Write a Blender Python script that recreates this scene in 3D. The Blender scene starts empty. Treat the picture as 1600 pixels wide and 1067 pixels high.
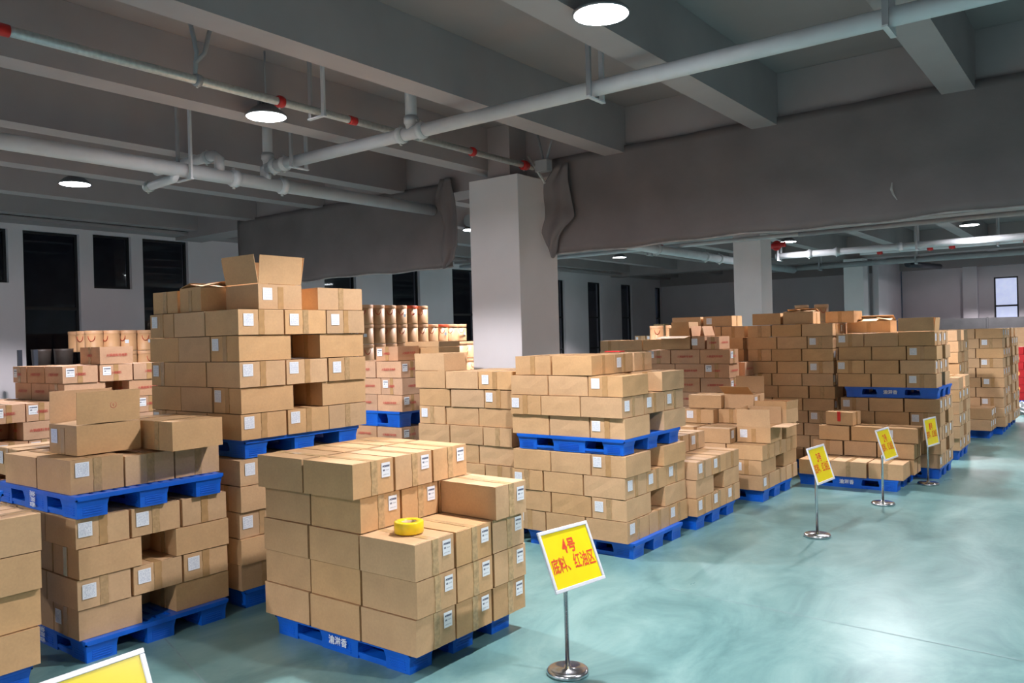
import bpy, bmesh, math, random
from mathutils import Vector, Matrix
R = math.radians
S = bpy.context.scene
COL = S.collection
rnd = random.Random(7)

# ------------------------------------------------------------------ camera
cam_d = bpy.data.cameras.new('camera'); cam = bpy.data.objects.new('camera', cam_d); COL.objects.link(cam)
YAW, PITCH, ROLL = R(-37.2), R(-0.318), R(-1.515)
fw = Vector((math.sin(YAW)*math.cos(PITCH), math.cos(YAW)*math.cos(PITCH), math.sin(PITCH)))
rt = Vector((math.cos(YAW), -math.sin(YAW), 0)); up = rt.cross(fw)
rt2 = rt*math.cos(ROLL)+up*math.sin(ROLL); up2 = up*math.cos(ROLL)-rt*math.sin(ROLL)
M = Matrix((rt2, up2, -fw)).transposed().to_4x4(); M.translation = Vector((0, 0, 2.1))
cam.matrix_world = M
cam_d.sensor_width = 36; cam_d.lens = 1257.7/1600*36; cam_d.clip_end = 200; cam_d.clip_start = 0.05
S.camera = cam

# ------------------------------------------------------------------ world, exposure
w = bpy.data.worlds.new('night'); S.world = w; w.use_nodes = True
w.node_tree.nodes['Background'].inputs[0].default_value = (0.035, 0.045, 0.07, 1)
w.node_tree.nodes['Background'].inputs[1].default_value = 0.35
S.view_settings.view_transform = 'Standard'; S.view_settings.look = 'None'
S.view_settings.exposure = 0.32; S.view_settings.gamma = 1
S.cycles.max_bounces = 6; S.cycles.diffuse_bounces = 4; S.cycles.glossy_bounces = 3
S.cycles.use_denoising = True
S.cycles.sample_clamp_indirect = 4

LAMP_W = 830
WIDE = .07
LAMP_Z = 4.40
KEEP_CARTONS = 318
LAMPS_X = (-11.0, -6.95, -2.95, 1.1)
LAMPS_Y = (-3.0, 5.05, 13.2, 21.25, 28.5)

# ------------------------------------------------------------------ helpers
def tag(o, label=None, cat=None, group=None, kind=None):
    if label: o['label'] = label
    if cat: o['category'] = cat
    if group: o['group'] = group
    if kind: o['kind'] = kind
    return o

def empty(name, loc=(0, 0, 0), rz=0):
    o = bpy.data.objects.new(name, None); COL.objects.link(o)
    o.location = loc; o.rotation_euler = (0, 0, rz); o.empty_display_size = 0.1
    return o

def link(name, me, parent=None, loc=None, rot=None):
    o = bpy.data.objects.new(name, me); COL.objects.link(o)
    if parent: o.parent = parent
    if loc: o.location = loc
    if rot: o.rotation_euler = rot
    return o

class MB:
    """collects shapes into one mesh"""
    def __init__(s): s.v = []; s.f = []; s.uv = None; s.sm = []
    def box(s, x0, x1, y0, y1, z0, z1, mat=None):
        n = len(s.v)
        P = [(x0,y0,z0),(x1,y0,z0),(x1,y1,z0),(x0,y1,z0),(x0,y0,z1),(x1,y0,z1),(x1,y1,z1),(x0,y1,z1)]
        if mat: P = [tuple(mat @ Vector(p)) for p in P]
        s.v += P
        s.f += [tuple(n+i for i in q) for q in ((0,3,2,1),(4,5,6,7),(0,1,5,4),(1,2,6,5),(2,3,7,6),(3,0,4,7))]
        s.sm += [False]*6; return s
    def lathe(s, prof, seg=24, mat=None, caps=True, smooth=True):
        n = len(s.v)
        for r, z in prof:
            for i in range(seg):
                a = 2*math.pi*i/seg; p = Vector((r*math.cos(a), r*math.sin(a), z))
                if mat: p = mat @ p
                s.v.append(tuple(p))
        for k in range(len(prof)-1):
            for i in range(seg):
                j = (i+1) % seg
                s.f.append((n+k*seg+i, n+k*seg+j, n+(k+1)*seg+j, n+(k+1)*seg+i)); s.sm.append(smooth)
        if caps:
            s.f.append(tuple(n+i for i in range(seg))[::-1]); s.sm.append(False)
            m = n+(len(prof)-1)*seg
            s.f.append(tuple(m+i for i in range(seg))); s.sm.append(False)
        return s
    def tube(s, pts, r, seg=12, closed=False):
        n = len(s.v); pts = [Vector(p) for p in pts]; N = len(pts)
        pu = None
        for k, p in enumerate(pts):
            a = pts[k-1] if (k or closed) else p; b = pts[(k+1) % N] if (k < N-1 or closed) else p
            d = (b-a).normalized()
            if pu is None:
                pu = d.orthogonal().normalized()
            u = (pu-d*pu.dot(d)).normalized(); pu = u; v = d.cross(u)
            rr = r[k] if isinstance(r, (list, tuple)) else r
            for i in range(seg):
                t = 2*math.pi*i/seg; s.v.append(tuple(p+(u*math.cos(t)+v*math.sin(t))*rr))
        for k in range(N if closed else N-1):
            for i in range(seg):
                j = (i+1) % seg; k2 = (k+1) % N
                s.f.append((n+k*seg+i, n+k*seg+j, n+k2*seg+j, n+k2*seg+i)); s.sm.append(True)
        if not closed:
            s.f.append(tuple(n+i for i in range(seg))[::-1]); s.sm.append(False)
            m = n+(N-1)*seg; s.f.append(tuple(m+i for i in range(seg))); s.sm.append(False)
        return s
    def quad(s, a, b, c, d):
        n = len(s.v); s.v += [tuple(a), tuple(b), tuple(c), tuple(d)]; s.f.append((n, n+1, n+2, n+3)); s.sm.append(False); return s
    def mesh(s, name, mat, bevel=0, uvs=False):
        me = bpy.data.meshes.new(name); me.from_pydata(s.v, [], s.f); me.update()
        me.polygons.foreach_set('use_smooth', s.sm)
        if bevel:
            bm = bmesh.new(); bm.from_mesh(me)
            bmesh.ops.bevel(bm, geom=bm.edges[:], offset=bevel, segments=1, affect='EDGES', profile=0.5)
            bm.to_mesh(me); bm.free()
        if uvs:
            uv = me.uv_layers.new(name='uv')
            for p in me.polygons:
                for li, c in zip(p.loop_indices, ((0,0),(1,0),(1,1),(0,1))): uv.data[li].uv = c
        for m in (mat if isinstance(mat, (list, tuple)) else [mat]): me.materials.append(m)
        return me

# ------------------------------------------------------------------ materials
def mat(name, col, rough=0.6, metal=0.0, noise=None, bump=None, trans=0, emit=None, estr=0, spec=None):
    """noise=(scale, amount, detail) darkens and lightens the colour; bump=(scale, strength)"""
    m = bpy.data.materials.new(name); m.use_nodes = True; nt = m.node_tree; N = nt.nodes; L = nt.links
    b = N['Principled BSDF']
    b.inputs['Base Color'].default_value = (*col, 1); b.inputs['Roughness'].default_value = rough
    b.inputs['Metallic'].default_value = metal
    if spec is not None: b.inputs['Specular IOR Level'].default_value = spec
    if trans: b.inputs['Transmission Weight'].default_value = trans
    if emit: b.inputs['Emission Color'].default_value = (*emit, 1); b.inputs['Emission Strength'].default_value = estr
    tc = N.new('ShaderNodeTexCoord')
    if noise:
        nz = N.new('ShaderNodeTexNoise'); nz.inputs['Scale'].default_value = noise[0]; nz.inputs['Detail'].default_value = noise[2] if len(noise) > 2 else 4
        L.new(tc.outputs['Object'], nz.inputs['Vector'])
        mr = N.new('ShaderNodeMapRange'); mr.inputs['From Min'].default_value = .3; mr.inputs['From Max'].default_value = .7
        mr.inputs['To Min'].default_value = 1-noise[1]; mr.inputs['To Max'].default_value = 1+noise[1]
        L.new(nz.outputs['Fac'], mr.inputs['Value'])
        mx = N.new('ShaderNodeVectorMath'); mx.operation = 'SCALE'; mx.inputs[0].default_value = col
        L.new(mr.outputs[0], mx.inputs['Scale']); L.new(mx.outputs[0], b.inputs['Base Color'])
    if bump:
        n2 = N.new('ShaderNodeTexNoise'); n2.inputs['Scale'].default_value = bump[0]; n2.inputs['Detail'].default_value = 3
        L.new(tc.outputs['Object'], n2.inputs['Vector'])
        bp = N.new('ShaderNodeBump'); bp.inputs['Strength'].default_value = bump[1]; bp.inputs['Distance'].default_value = 0.02
        L.new(n2.outputs['Fac'], bp.inputs['Height']); L.new(bp.outputs[0], b.inputs['Normal'])
    return m

def cardboard(name, col):
    m = bpy.data.materials.new(name); m.use_nodes = True; nt = m.node_tree; N = nt.nodes; L = nt.links
    b = N['Principled BSDF']; b.inputs['Roughness'].default_value = .68; b.inputs['Specular IOR Level'].default_value = .3
    tc = N.new('ShaderNodeTexCoord'); oi = N.new('ShaderNodeObjectInfo')
    ad = N.new('ShaderNodeVectorMath'); ad.operation = 'ADD'
    cb = N.new('ShaderNodeCombineXYZ'); ml = N.new('ShaderNodeMath'); ml.operation = 'MULTIPLY'; ml.inputs[1].default_value = 37
    L.new(oi.outputs['Random'], ml.inputs[0]); L.new(ml.outputs[0], cb.inputs[0]); L.new(ml.outputs[0], cb.inputs[2])
    L.new(tc.outputs['Object'], ad.inputs[0]); L.new(cb.outputs[0], ad.inputs[1])
    n1 = N.new('ShaderNodeTexNoise'); n1.inputs['Scale'].default_value = 5; n1.inputs['Detail'].default_value = 5
    L.new(ad.outputs[0], n1.inputs['Vector'])
    n2 = N.new('ShaderNodeTexNoise'); n2.inputs['Scale'].default_value = 60; n2.inputs['Detail'].default_value = 3
    L.new(ad.outputs[0], n2.inputs['Vector'])
    def mr(src, lo, hi, a=.3, z=.7):
        r = N.new('ShaderNodeMapRange'); r.inputs['From Min'].default_value = a; r.inputs['From Max'].default_value = z
        r.inputs['To Min'].default_value = lo; r.inputs['To Max'].default_value = hi; L.new(src, r.inputs['Value']); return r.outputs[0]
    def mul(a, c):
        q = N.new('ShaderNodeMath'); q.operation = 'MULTIPLY'; L.new(a, q.inputs[0]); L.new(c, q.inputs[1]); return q.outputs[0]
    t = mul(mul(mr(n1.outputs['Fac'], .93, 1.06), mr(n2.outputs['Fac'], .96, 1.04)), mr(oi.outputs['Random'], .89, 1.07, 0, 1))
    # shade differs from carton to carton: some redder, some greyer
    hs = N.new('ShaderNodeHueSaturation'); hs.inputs['Color'].default_value = (*col, 1)
    m2 = N.new('ShaderNodeMath'); m2.operation = 'MULTIPLY'; m2.inputs[1].default_value = 7.31; L.new(oi.outputs['Random'], m2.inputs[0])
    m3 = N.new('ShaderNodeMath'); m3.operation = 'FRACT'; L.new(m2.outputs[0], m3.inputs[0])
    L.new(mr(m3.outputs[0], .95, 1.08, 0, 1), hs.inputs['Saturation'])
    L.new(t, hs.inputs['Value']); L.new(hs.outputs[0], b.inputs['Base Color'])
    bp = N.new('ShaderNodeBump'); bp.inputs['Strength'].default_value = .25; bp.inputs['Distance'].default_value = .01
    L.new(n1.outputs['Fac'], bp.inputs['Height']); L.new(bp.outputs[0], b.inputs['Normal'])
    return m

def paper_label(name, rows, dark):
    m = bpy.data.materials.new(name); m.use_nodes = True; nt = m.node_tree; N = nt.nodes; L = nt.links
    b = N['Principled BSDF']; b.inputs['Roughness'].default_value = .5
    tc = N.new('ShaderNodeTexCoord'); sp = N.new('ShaderNodeSeparateXYZ'); L.new(tc.outputs['UV'], sp.inputs[0])
    def mth(op, a, c=None):
        q = N.new('ShaderNodeMath'); q.operation = op
        for i, x in enumerate((a, c)):
            if x is None: continue
            if isinstance(x, (int, float)): q.inputs[i].default_value = x
            else: L.new(x, q.inputs[i])
        return q.outputs[0]
    u, v = sp.outputs[0], sp.outputs[1]
    vr = mth('MULTIPLY', v, rows)
    line = mth('GREATER_THAN', mth('FRACT', vr), .45)
    row = mth('FLOOR', vr)
    cb = N.new('ShaderNodeCombineXYZ'); L.new(mth('MULTIPLY', u, 26), cb.inputs[0]); L.new(mth('MULTIPLY', row, 7.7), cb.inputs[1])
    oi = N.new('ShaderNodeObjectInfo'); L.new(mth('MULTIPLY', oi.outputs['Random'], 50), cb.inputs[2])
    nz = N.new('ShaderNodeTexNoise'); nz.inputs['Scale'].default_value = 1; nz.inputs['Detail'].default_value = 1; L.new(cb.outputs[0], nz.inputs['Vector'])
    ink = mth('MULTIPLY', line, mth('GREATER_THAN', nz.outputs['Fac'], .47))
    for a in (u, v):
        ink = mth('MULTIPLY', ink, mth('GREATER_THAN', a, .07)); ink = mth('MULTIPLY', ink, mth('LESS_THAN', a, .93))
    mx = N.new('ShaderNodeMix'); mx.data_type = 'RGBA'; mx.inputs[6].default_value = (.78, .80, .84, 1); mx.inputs[7].default_value = (*dark, 1)
    L.new(ink, mx.inputs[0]); L.new(mx.outputs[2], b.inputs['Base Color'])
    return m

def bold_label(name):
    """white paper: bold headline, shorter second line, thin last line"""
    m = bpy.data.materials.new(name); m.use_nodes = True; nt = m.node_tree; N = nt.nodes; L = nt.links
    b = N['Principled BSDF']; b.inputs['Roughness'].default_value = .45
    tc = N.new('ShaderNodeTexCoord'); sp = N.new('ShaderNodeSeparateXYZ'); L.new(tc.outputs['UV'], sp.inputs[0])
    def mth(op, a, c=None):
        q = N.new('ShaderNodeMath'); q.operation = op
        for i, x in enumerate((a, c)):
            if x is None: continue
            if isinstance(x, (int, float)): q.inputs[i].default_value = x
            else: L.new(x, q.inputs[i])
        return q.outputs[0]
    u, v = sp.outputs[0], sp.outputs[1]
    def band(v0, v1, u0, u1, f, th, k):
        cb = N.new('ShaderNodeCombineXYZ'); L.new(mth('MULTIPLY', u, f), cb.inputs[0]); L.new(mth('MULTIPLY', v, 18), cb.inputs[1]); cb.inputs[2].default_value = k
        nz = N.new('ShaderNodeTexNoise'); nz.inputs['Scale'].default_value = 1; nz.inputs['Detail'].default_value = 2; L.new(cb.outputs[0], nz.inputs['Vector'])
        x = mth('GREATER_THAN', nz.outputs['Fac'], th)
        for c in (mth('GREATER_THAN', v, v0), mth('LESS_THAN', v, v1), mth('GREATER_THAN', u, u0), mth('LESS_THAN', u, u1)): x = mth('MULTIPLY', x, c)
        return x
    ink = mth('MAXIMUM', band(.68, .82, .12, .95, 26, .42, 1), mth('MAXIMUM', band(.42, .54, .16, .40, 26, .42, 4), mth('MULTIPLY', mth('MAXIMUM', band(.44, .52, .48, .88, 20, .48, 9), band(.14, .21, .14, .88, 24, .48, 7)), .5)))
    mx = N.new('ShaderNodeMix'); mx.data_type = 'RGBA'; mx.inputs[6].default_value = (.80, .82, .86, 1); mx.inputs[7].default_value = (.07, .08, .14, 1)
    L.new(ink, mx.inputs[0]); L.new(mx.outputs[2], b.inputs['Base Color'])
    return m

def floor_mat():
    m = bpy.data.materials.new('teal_epoxy'); m.use_nodes = True; nt = m.node_tree; N = nt.nodes; L = nt.links
    b = N['Principled BSDF']; tc = N.new('ShaderNodeTexCoord')
    mp = N.new('ShaderNodeMapping'); L.new(tc.outputs['Object'], mp.inputs[0]); mp.inputs['Scale'].default_value = (1.0, .55, 1); mp.inputs['Rotation'].default_value = (0, 0, .5)
    n1 = N.new('ShaderNodeTexNoise'); n1.inputs['Scale'].default_value = 1.6; n1.inputs['Detail'].default_value = 8; n1.inputs['Roughness'].default_value = .68; n1.inputs['Distortion'].default_value = .8
    L.new(mp.outputs[0], n1.inputs['Vector'])
    cr = N.new('ShaderNodeValToRGB'); L.new(n1.outputs['Fac'], cr.inputs[0])
    e = cr.color_ramp; e.elements[0].position = .30; e.elements[0].color = (.075, .175, .178, 1)
    e.elements[1].position = .72; e.elements[1].color = (.215, .360, .350, 1)
    k = e.elements.new(.5); k.color = (.132, .265, .262, 1)
    L.new(cr.outputs[0], b.inputs['Base Color'])
    n2 = N.new('ShaderNodeTexNoise'); n2.inputs['Scale'].default_value = 3.5; n2.inputs['Detail'].default_value = 4; L.new(mp.outputs[0], n2.inputs['Vector'])
    r = N.new('ShaderNodeMapRange'); r.inputs['To Min'].default_value = .22; r.inputs['To Max'].default_value = .42; L.new(n2.outputs['Fac'], r.inputs['Value']); L.new(r.outputs[0], b.inputs['Roughness'])
    bp = N.new('ShaderNodeBump'); bp.inputs['Strength'].default_value = .12; bp.inputs['Distance'].default_value = .01
    n3 = N.new('ShaderNodeTexNoise'); n3.inputs['Scale'].default_value = 9; L.new(tc.outputs['Object'], n3.inputs['Vector'])
    L.new(n3.outputs['Fac'], bp.inputs['Height']); L.new(bp.outputs[0], b.inputs['Normal'])
    return m

MT = dict(
    box=cardboard('brown_cardboard', (.56, .352, .188)),
    pbox=cardboard('pinkish_cardboard', (.56, .33, .20)),
    inner=cardboard('cardboard_inside', (.60, .42, .27)),
    tape=mat('packing_tape', (.43, .255, .115), .22, noise=(14, .12)),
    tapec=mat('clear_tape', (.44, .285, .145), .16, noise=(30, .15), bump=(40, .3)),
    tapeg=mat('printed_tape', (.52, .345, .175), .2, noise=(30, .25)),
    label=paper_label('white_label', 12, (.48, .52, .62)),
    labelb=bold_label('bold_label'),
    blue=mat('blue_plastic', (.004, .115, .60), .38, noise=(6, .12), bump=(30, .06)),
    white_ink=mat('white_ink', (.75, .80, .86), .6, noise=(60, .1)),
    red_ink=mat('red_ink', (.50, .085, .06), .6, noise=(50, .12)),
    sign_red=mat('sign_red', (.72, .06, .012), .5, noise=(30, .04)),
    yellow=mat('sign_yellow', (.88, .70, .01), .3, noise=(8, .03)),
    tape_y=mat('yellow_tape', (.86, .62, .02), .18, noise=(10, .05)),
    sframe=mat('silver_frame', (.78, .79, .84), .35, .15, noise=(20, .03)),
    steel=mat('polished_steel', (.62, .63, .66), .2, 1.0, noise=(9, .06)),
    floor=floor_mat(),
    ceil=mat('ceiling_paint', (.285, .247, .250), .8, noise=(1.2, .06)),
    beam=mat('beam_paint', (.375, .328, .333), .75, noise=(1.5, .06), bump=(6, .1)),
    wall=mat('white_wall_paint', (.76, .70, .74), .75, noise=(.8, .05), bump=(4, .08)),
    column=mat('column_paint', (.82, .78, .80), .7, noise=(1.1, .04), bump=(5, .06)),
    canvas=mat('grey_tarpaulin', (.205, .175, .177), .62, noise=(1.6, .12, 6), bump=(5, .35)),
    hem=mat('tarpaulin_hem', (.40, .37, .37), .6, noise=(8, .2)),
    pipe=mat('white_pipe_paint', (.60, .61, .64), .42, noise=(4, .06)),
    gal=mat('galvanised_pipe', (.56, .56, .54), .40, .45, noise=(30, .14, 6), bump=(90, .04)),
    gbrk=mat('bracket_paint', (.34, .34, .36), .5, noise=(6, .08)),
    redp=mat('red_coupling', (.55, .018, .018), .4, noise=(15, .12)),
    lamph=mat('lamp_housing', (.22, .22, .24), .4, .5, noise=(12, .08)),
    lampe=mat('lamp_diffuser', (.9, .9, .95), .5, emit=(.92, .96, 1.0), estr=26),
    black=mat('black_frame', (.012, .012, .015), .4, noise=(10, .1)),
    glass=mat('window_glass', (.60, .64, .70), .03, trans=1.0),
    outside=mat('building_outside', (.05, .05, .06), .8, noise=(3, .3)),
    lit=mat('lit_window_pane', (.5, .55, .7), .3, noise=(3, .2), emit=(.58, .64, .90), estr=.62),
    part=mat('grey_partition', (.10, .095, .10), .7, noise=(3, .15)),
    drum=mat('fibre_drum', (.62, .345, .17), .5, noise=(5, .08)),
    drumlid=mat('fibre_drum_lid', (.66, .36, .19), .5, noise=(6, .08)),
    redrim=mat('red_drum_lid', (.62, .09, .03), .45, noise=(6, .08)),
    rope=mat('red_rope', (.55, .06, .03), .7, noise=(30, .1)),
    redc=mat('red_carton', (.42, .012, .018), .4, noise=(7, .15)),
    redc2=mat('red_carton_art', (.75, .30, .10), .4, noise=(12, .4)),
    bag=mat('white_plastic', (.65, .68, .70), .3, noise=(9, .1), bump=(14, .6)),
    green=mat('green_strap', (.03, .16, .08), .5, noise=(9, .1)),
    darkp=mat('dark_steel', (.03, .035, .05), .5, noise=(6, .1)),
    paint_mark=mat('plaster_scrape', (.42, .41, .40), .8, noise=(20, .2)),
    stain=mat('dark_stain', (.12, .085, .065), .6, noise=(18, .25)),
    darkbin=mat('dark_bin', (.05, .035, .03), .5, noise=(8, .15)),
    edge=mat('pale_edge_highlight', (.72, .52, .33), .7, noise=(40, .12)),  # paler cardboard edges, with the edge highlight put into the colour
    slit=mat('shadowed_slit', (.10, .065, .04), .9, noise=(20, .1)),
    joint=mat('floor_joint', (.19, .29, .30), .5, noise=(10, .2)),
)

# ------------------------------------------------------------------ text as mesh
def text_mesh(txt, size, material, bold=0.0, frame='xz', squeeze=1.0, fit=None):
    cu = bpy.data.curves.new('lettering', 'FONT'); cu.body = txt; cu.size = size; cu.align_x = 'CENTER'; cu.align_y = 'CENTER'
    cu.resolution_u = 2; cu.offset = bold; cu.fill_mode = 'FRONT'; cu.space_line = 1.0
    o = bpy.data.objects.new('lettering_tmp', cu); COL.objects.link(o)
    bpy.context.view_layer.update()
    dg = bpy.context.evaluated_depsgraph_get()
    me = bpy.data.meshes.new_from_object(o.evaluated_get(dg))
    bpy.data.objects.remove(o, do_unlink=True)
    if fit:
        xs = [v.co.x for v in me.vertices]; squeeze = fit/(max(xs)-min(xs)); mid = (max(xs)+min(xs))/2
        for v in me.vertices: v.co.x -= mid
    for v in me.vertices:
        x, y, _ = v.co; x *= squeeze
        if frame == 'xz': v.co = (x, 0, y)        # read from -Y side
        elif frame == 'yz': v.co = (0, x, y)      # read from +X side
        else: v.co = (x, y, 0)
    me.materials.clear(); me.materials.append(material); me.update()
    return me

# ------------------------------------------------------------------ setting: floor, ceiling, walls
def struct(name, mb, m, parent=None, bevel=0):
    o = link(name, mb.mesh(name, m, bevel), parent)
    if not parent: o['kind'] = 'structure'
    return o
XL, XR, YB, YF, ZC = -16.0, 9.0, -7.0, 32.2, 5.07
struct('floor', MB().box(XL-.3, XR, YB, YF+.2, -.1, 0), MT['floor'])
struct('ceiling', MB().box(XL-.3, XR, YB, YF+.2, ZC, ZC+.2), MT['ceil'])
# floor joints
for k, (a, b, wd) in enumerate((((-8.5, 3.9), (-2.5, 2.2), .006), ((-3.0, 6.0), (5.0, 5.6), .006), ((-3.4, 10.6), (5, 10.4), .008), ((-3.2, 16.6), (6, 16.4), .008), ((-2.6, 23.6), (6, 23.5), .01))):
    a, b = Vector((*a, 0)), Vector((*b, 0)); d = (b-a).normalized(); n = Vector((-d.y, d.x, 0))*wd
    mb = MB(); z = Vector((0, 0, .0015)); mb.quad(a-n+z, b-n+z, b+n+z, a+n+z)
    struct('trim_%d' % (k+1), mb, MT['joint'])
# ceiling beams run along Y
k = 0
for i in range(-3, 8):
    x = -1.44-2.0*i
    if x < XL+.1: continue
    for (y0, y1) in ((YB, .2), (.8, 9.35), (9.95, 18.3), (18.9, 27.6), (28.2, YF)):
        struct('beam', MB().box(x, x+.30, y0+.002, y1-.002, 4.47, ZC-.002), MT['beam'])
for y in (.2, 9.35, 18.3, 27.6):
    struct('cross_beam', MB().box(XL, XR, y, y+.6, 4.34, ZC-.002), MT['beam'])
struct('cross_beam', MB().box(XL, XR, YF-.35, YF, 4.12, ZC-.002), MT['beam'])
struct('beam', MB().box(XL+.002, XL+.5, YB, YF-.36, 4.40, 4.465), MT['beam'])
# columns
def column(x0, x1, y0, y1, grey=True):
    mb = MB().box(x0, x1, y0, y1, 0, 4.335)
    struct('column', mb, MT['column'], bevel=.006)
column(-7.42, -6.55, 8.85, 9.78)
struct('column_capital', MB().box(-7.15, -6.75, 8.95, 9.345, 4.34, ZC-.003), MT['beam'])
column(-7.20, -6.55, 18.1, 18.8)
column(-7.20, -6.60, 27.4, 28.0)
# left wall with its windows: (y0, y1, sill z, head z)
WIN = [(5.0, 6.11, 3.32, 4.30), (6.36, 7.36, .45, 4.30), (7.62, 8.38, 3.27, 4.33), (8.62, 9.63, .45, 4.33), (13.33, 14.38, .5, 4.2),
       (15.7, 16.79, .5, 4.2), (18.2, 19.3, .5, 4.2), (23.3, 24.3, .5, 4.1), (25.88, 26.86, .5, 4.1), (28.40, 29.30, .5, 4.1), (31.35, 31.95, .5, 4.07)]
mb = MB(); y = YB
for (a, b, zs, zh) in WIN:
    mb.box(XL-.25, XL, y, a, 0, ZC-.01); mb.box(XL-.25, XL, a, b, 0, zs); mb.box(XL-.25, XL, a, b, zh, ZC-.01); y = b
mb.box(XL-.25, XL, y, YF+.2, 0, ZC-.01)
struct('wall_left', mb, MT['wall'])
for i, (a, b, zs, zh) in enumerate(WIN):
    t = empty('window_%d' % (i+1), (XL-.12, (a+b)/2, zs)); t['kind'] = 'structure'
    hw, h = (b-a)/2, zh-zs; f = MB(); T = .045
    f.box(-.03, .03, -hw, -hw+T, 0, h).box(-.03, .03, hw-T, hw, 0, h).box(-.03, .03, -hw+T, hw-T, 0, T).box(-.03, .03, -hw+T, hw-T, h-T, h)
    if h > 2:
        f.box(-.025, .025, -hw+T, hw-T, h*.62, h*.62+.06).box(-.025, .025, -hw+T, hw-T, h*.3, h*.3+.05)
    link('window_frame', f.mesh('window_frame', MT['black']), t)
    link('window_pane', MB().box(-.004, .004, -hw+T-.002, hw-T+.002, T-.002, h-T+.002).mesh('window_pane', MT['glass']), t)
# building seen faintly outside
struct('exterior_wall', MB().box(-21, -20.8, -6, 40, 0, 9), MT['outside'])
# far walls
struct('wall_back', MB().box(XL, -6.601, 32.0, 32.2, 0, ZC-.01), MT['wall'])
struct('wall_recess', MB().box(-6.60, -6.42, 28.6, 32.0, 0, 4.45), MT['wall'])
struct('trim_6', MB().box(-6.76, -6.62, 28.1, 28.24, 0, 4.3), MT['gbrk'])
mb = MB().box(-6.42, -3.52, 32.201, 32.4, 0, ZC-.01).box(-3.52, -2.80, 32.201, 32.4, 0, 2.2).box(-3.52, -2.80, 32.201, 32.4, 3.72, ZC-.01).box(-2.80, XR, 32.201, 32.4, 0, ZC-.01)
mb.box(-4.42, -3.98, 31.9, 32.2, 0, ZC-.01)
struct('wall_back.001', mb, MT['wall'])
t = empty('window_12', (-3.16, 32.28, 2.2)); t['kind'] = 'structure'
f = MB().box(-.36, -.31, -.03, .03, 0, 1.52).box(.31, .36, -.03, .03, 0, 1.52).box(-.31, .31, -.03, .03, 0, .05).box(-.31, .31, -.03, .03, 1.47, 1.52).box(-.31, .31, -.03, .03, .50, .56)
link('window_frame', f.mesh('window_frame', MT['black']), t)
link('window_pane', MB().box(-.312, .312, -.004, .004, .048, 1.472).mesh('window_pane', MT['lit']), t)
mb = MB().box(-6.3, -.5, 30.0, 30.06, 0, 2.32)
for x in (-4.9, -3.5, -2.1): mb.box(x, x+.05, 29.96, 30.0, 0, 2.34)
struct('partition', mb, MT['part'])
# walls behind and beside the camera
struct('wall_right', MB().box(XR, XR+.2, YB, YF+.2, 0, ZC-.01), MT['wall'])
struct('wall_front', MB().box(XL, XR, YB-.2, YB, 0, ZC-.01), MT['wall'])

# ------------------------------------------------------------------ lamps
dome = MB().lathe([(.205, 0), (.21, .012), (.19, .03), (.13, .085), (.085, .11)], 32, smooth=True).mesh('housing', MT['lamph'])
sink = MB()
for i in range(16):
    a = 2*math.pi*i/16; sink.box(.02, .085, -.004, .004, .11, .20, Matrix.Rotation(a, 4, 'Z'))
sink.lathe([(.04, .10), (.04, .22), (.02, .23)], 16)
sink = sink.mesh('heat_sink', MT['lamph'])
disc = MB().lathe([(.01, -.001), (.195, -.001), (.197, .006)], 32).mesh('diffuser', MT['lampe'])
rod = MB().tube([(0, 0, .22), (0, 0, ZC-LAMP_Z-.004)], .009, 8).mesh('rod', MT['gbrk'])
ldat = bpy.data.lights.new('high_bay', 'SPOT'); ldat.shadow_soft_size = .12; ldat.energy = LAMP_W; ldat.color = (1.0, .955, .985); ldat.spot_size = R(132); ldat.spot_blend = .22
lwide = ldat.copy(); lwide.name = 'high_bay_spill'; lwide.energy = LAMP_W*WIDE; lwide.spot_size = R(172); lwide.spot_blend = .2; lwide.shadow_soft_size = .19
def ordw(n): return ['first', 'second', 'third', 'fourth', 'fifth', 'sixth', 'seventh', 'eighth', 'ninth', 'tenth', 'eleventh', 'twelfth'][n]
LLAB = {(-2.95, 5.05): 'large round ceiling lamp glowing above the white pipe near the top edge',
        (-6.95, 5.05): 'round ceiling lamp glowing below the galvanised pipe with red clamp',
        (-11.0, 5.05): 'small round ceiling lamp over the left window wall between the beams',
        (-11.0, 21.25): 'far round lamp under the canvas just right of the big column',
        (-6.95, 21.25): 'far round lamp beside the red valve above the second column',
        (-2.95, 21.25): 'far round lamp nearest the right edge below the canvas'}
hidden_lamps = []
for ly in LAMPS_Y:
    for lx in LAMPS_X:
        if ly == 28.5 and lx != -2.95: continue
        if lx > 0 and ly == 28.5: continue
        x = -12.0 if (lx == -11.0 and ly > 20) else lx
        if lx == -11.0 and ly == 5.05: x = -11.66
        if lx == -6.95 and ly == 5.05: x = -6.89
        if lx == -2.95 and ly == 21.25: x = -2.78
        yy = 5.33 if x == -11.66 else ly
        LL = [bpy.data.objects.new('lamp_light', q) for q in (ldat, lwide)]
        for L in LL: COL.objects.link(L); L.location = (x, yy, LAMP_Z-.02)
        if (lx, ly) in LLAB:
            t = empty('ceiling_lamp', (x, yy, LAMP_Z)); tag(t, LLAB[(lx, ly)], 'ceiling lamp', 'round high bay lamps')
            for n, m in (('housing', dome), ('heat_sink', sink), ('diffuser', disc), ('rod', rod)): link(n, m, t)
            for L in LL: L.parent = t; L.location = (0, 0, -.02)
        else:
            hidden_lamps.append((x, ly))
mb = MB()
for x, ly in hidden_lamps:
    T = Matrix.Translation((x, ly, LAMP_Z))
    mb.lathe([(.205, 0), (.21, .012), (.19, .03), (.13, .085), (.085, .11), (.04, .12), (.04, .22), (.009, .23), (.009, ZC-LAMP_Z-.004)], 24, T)
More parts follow.
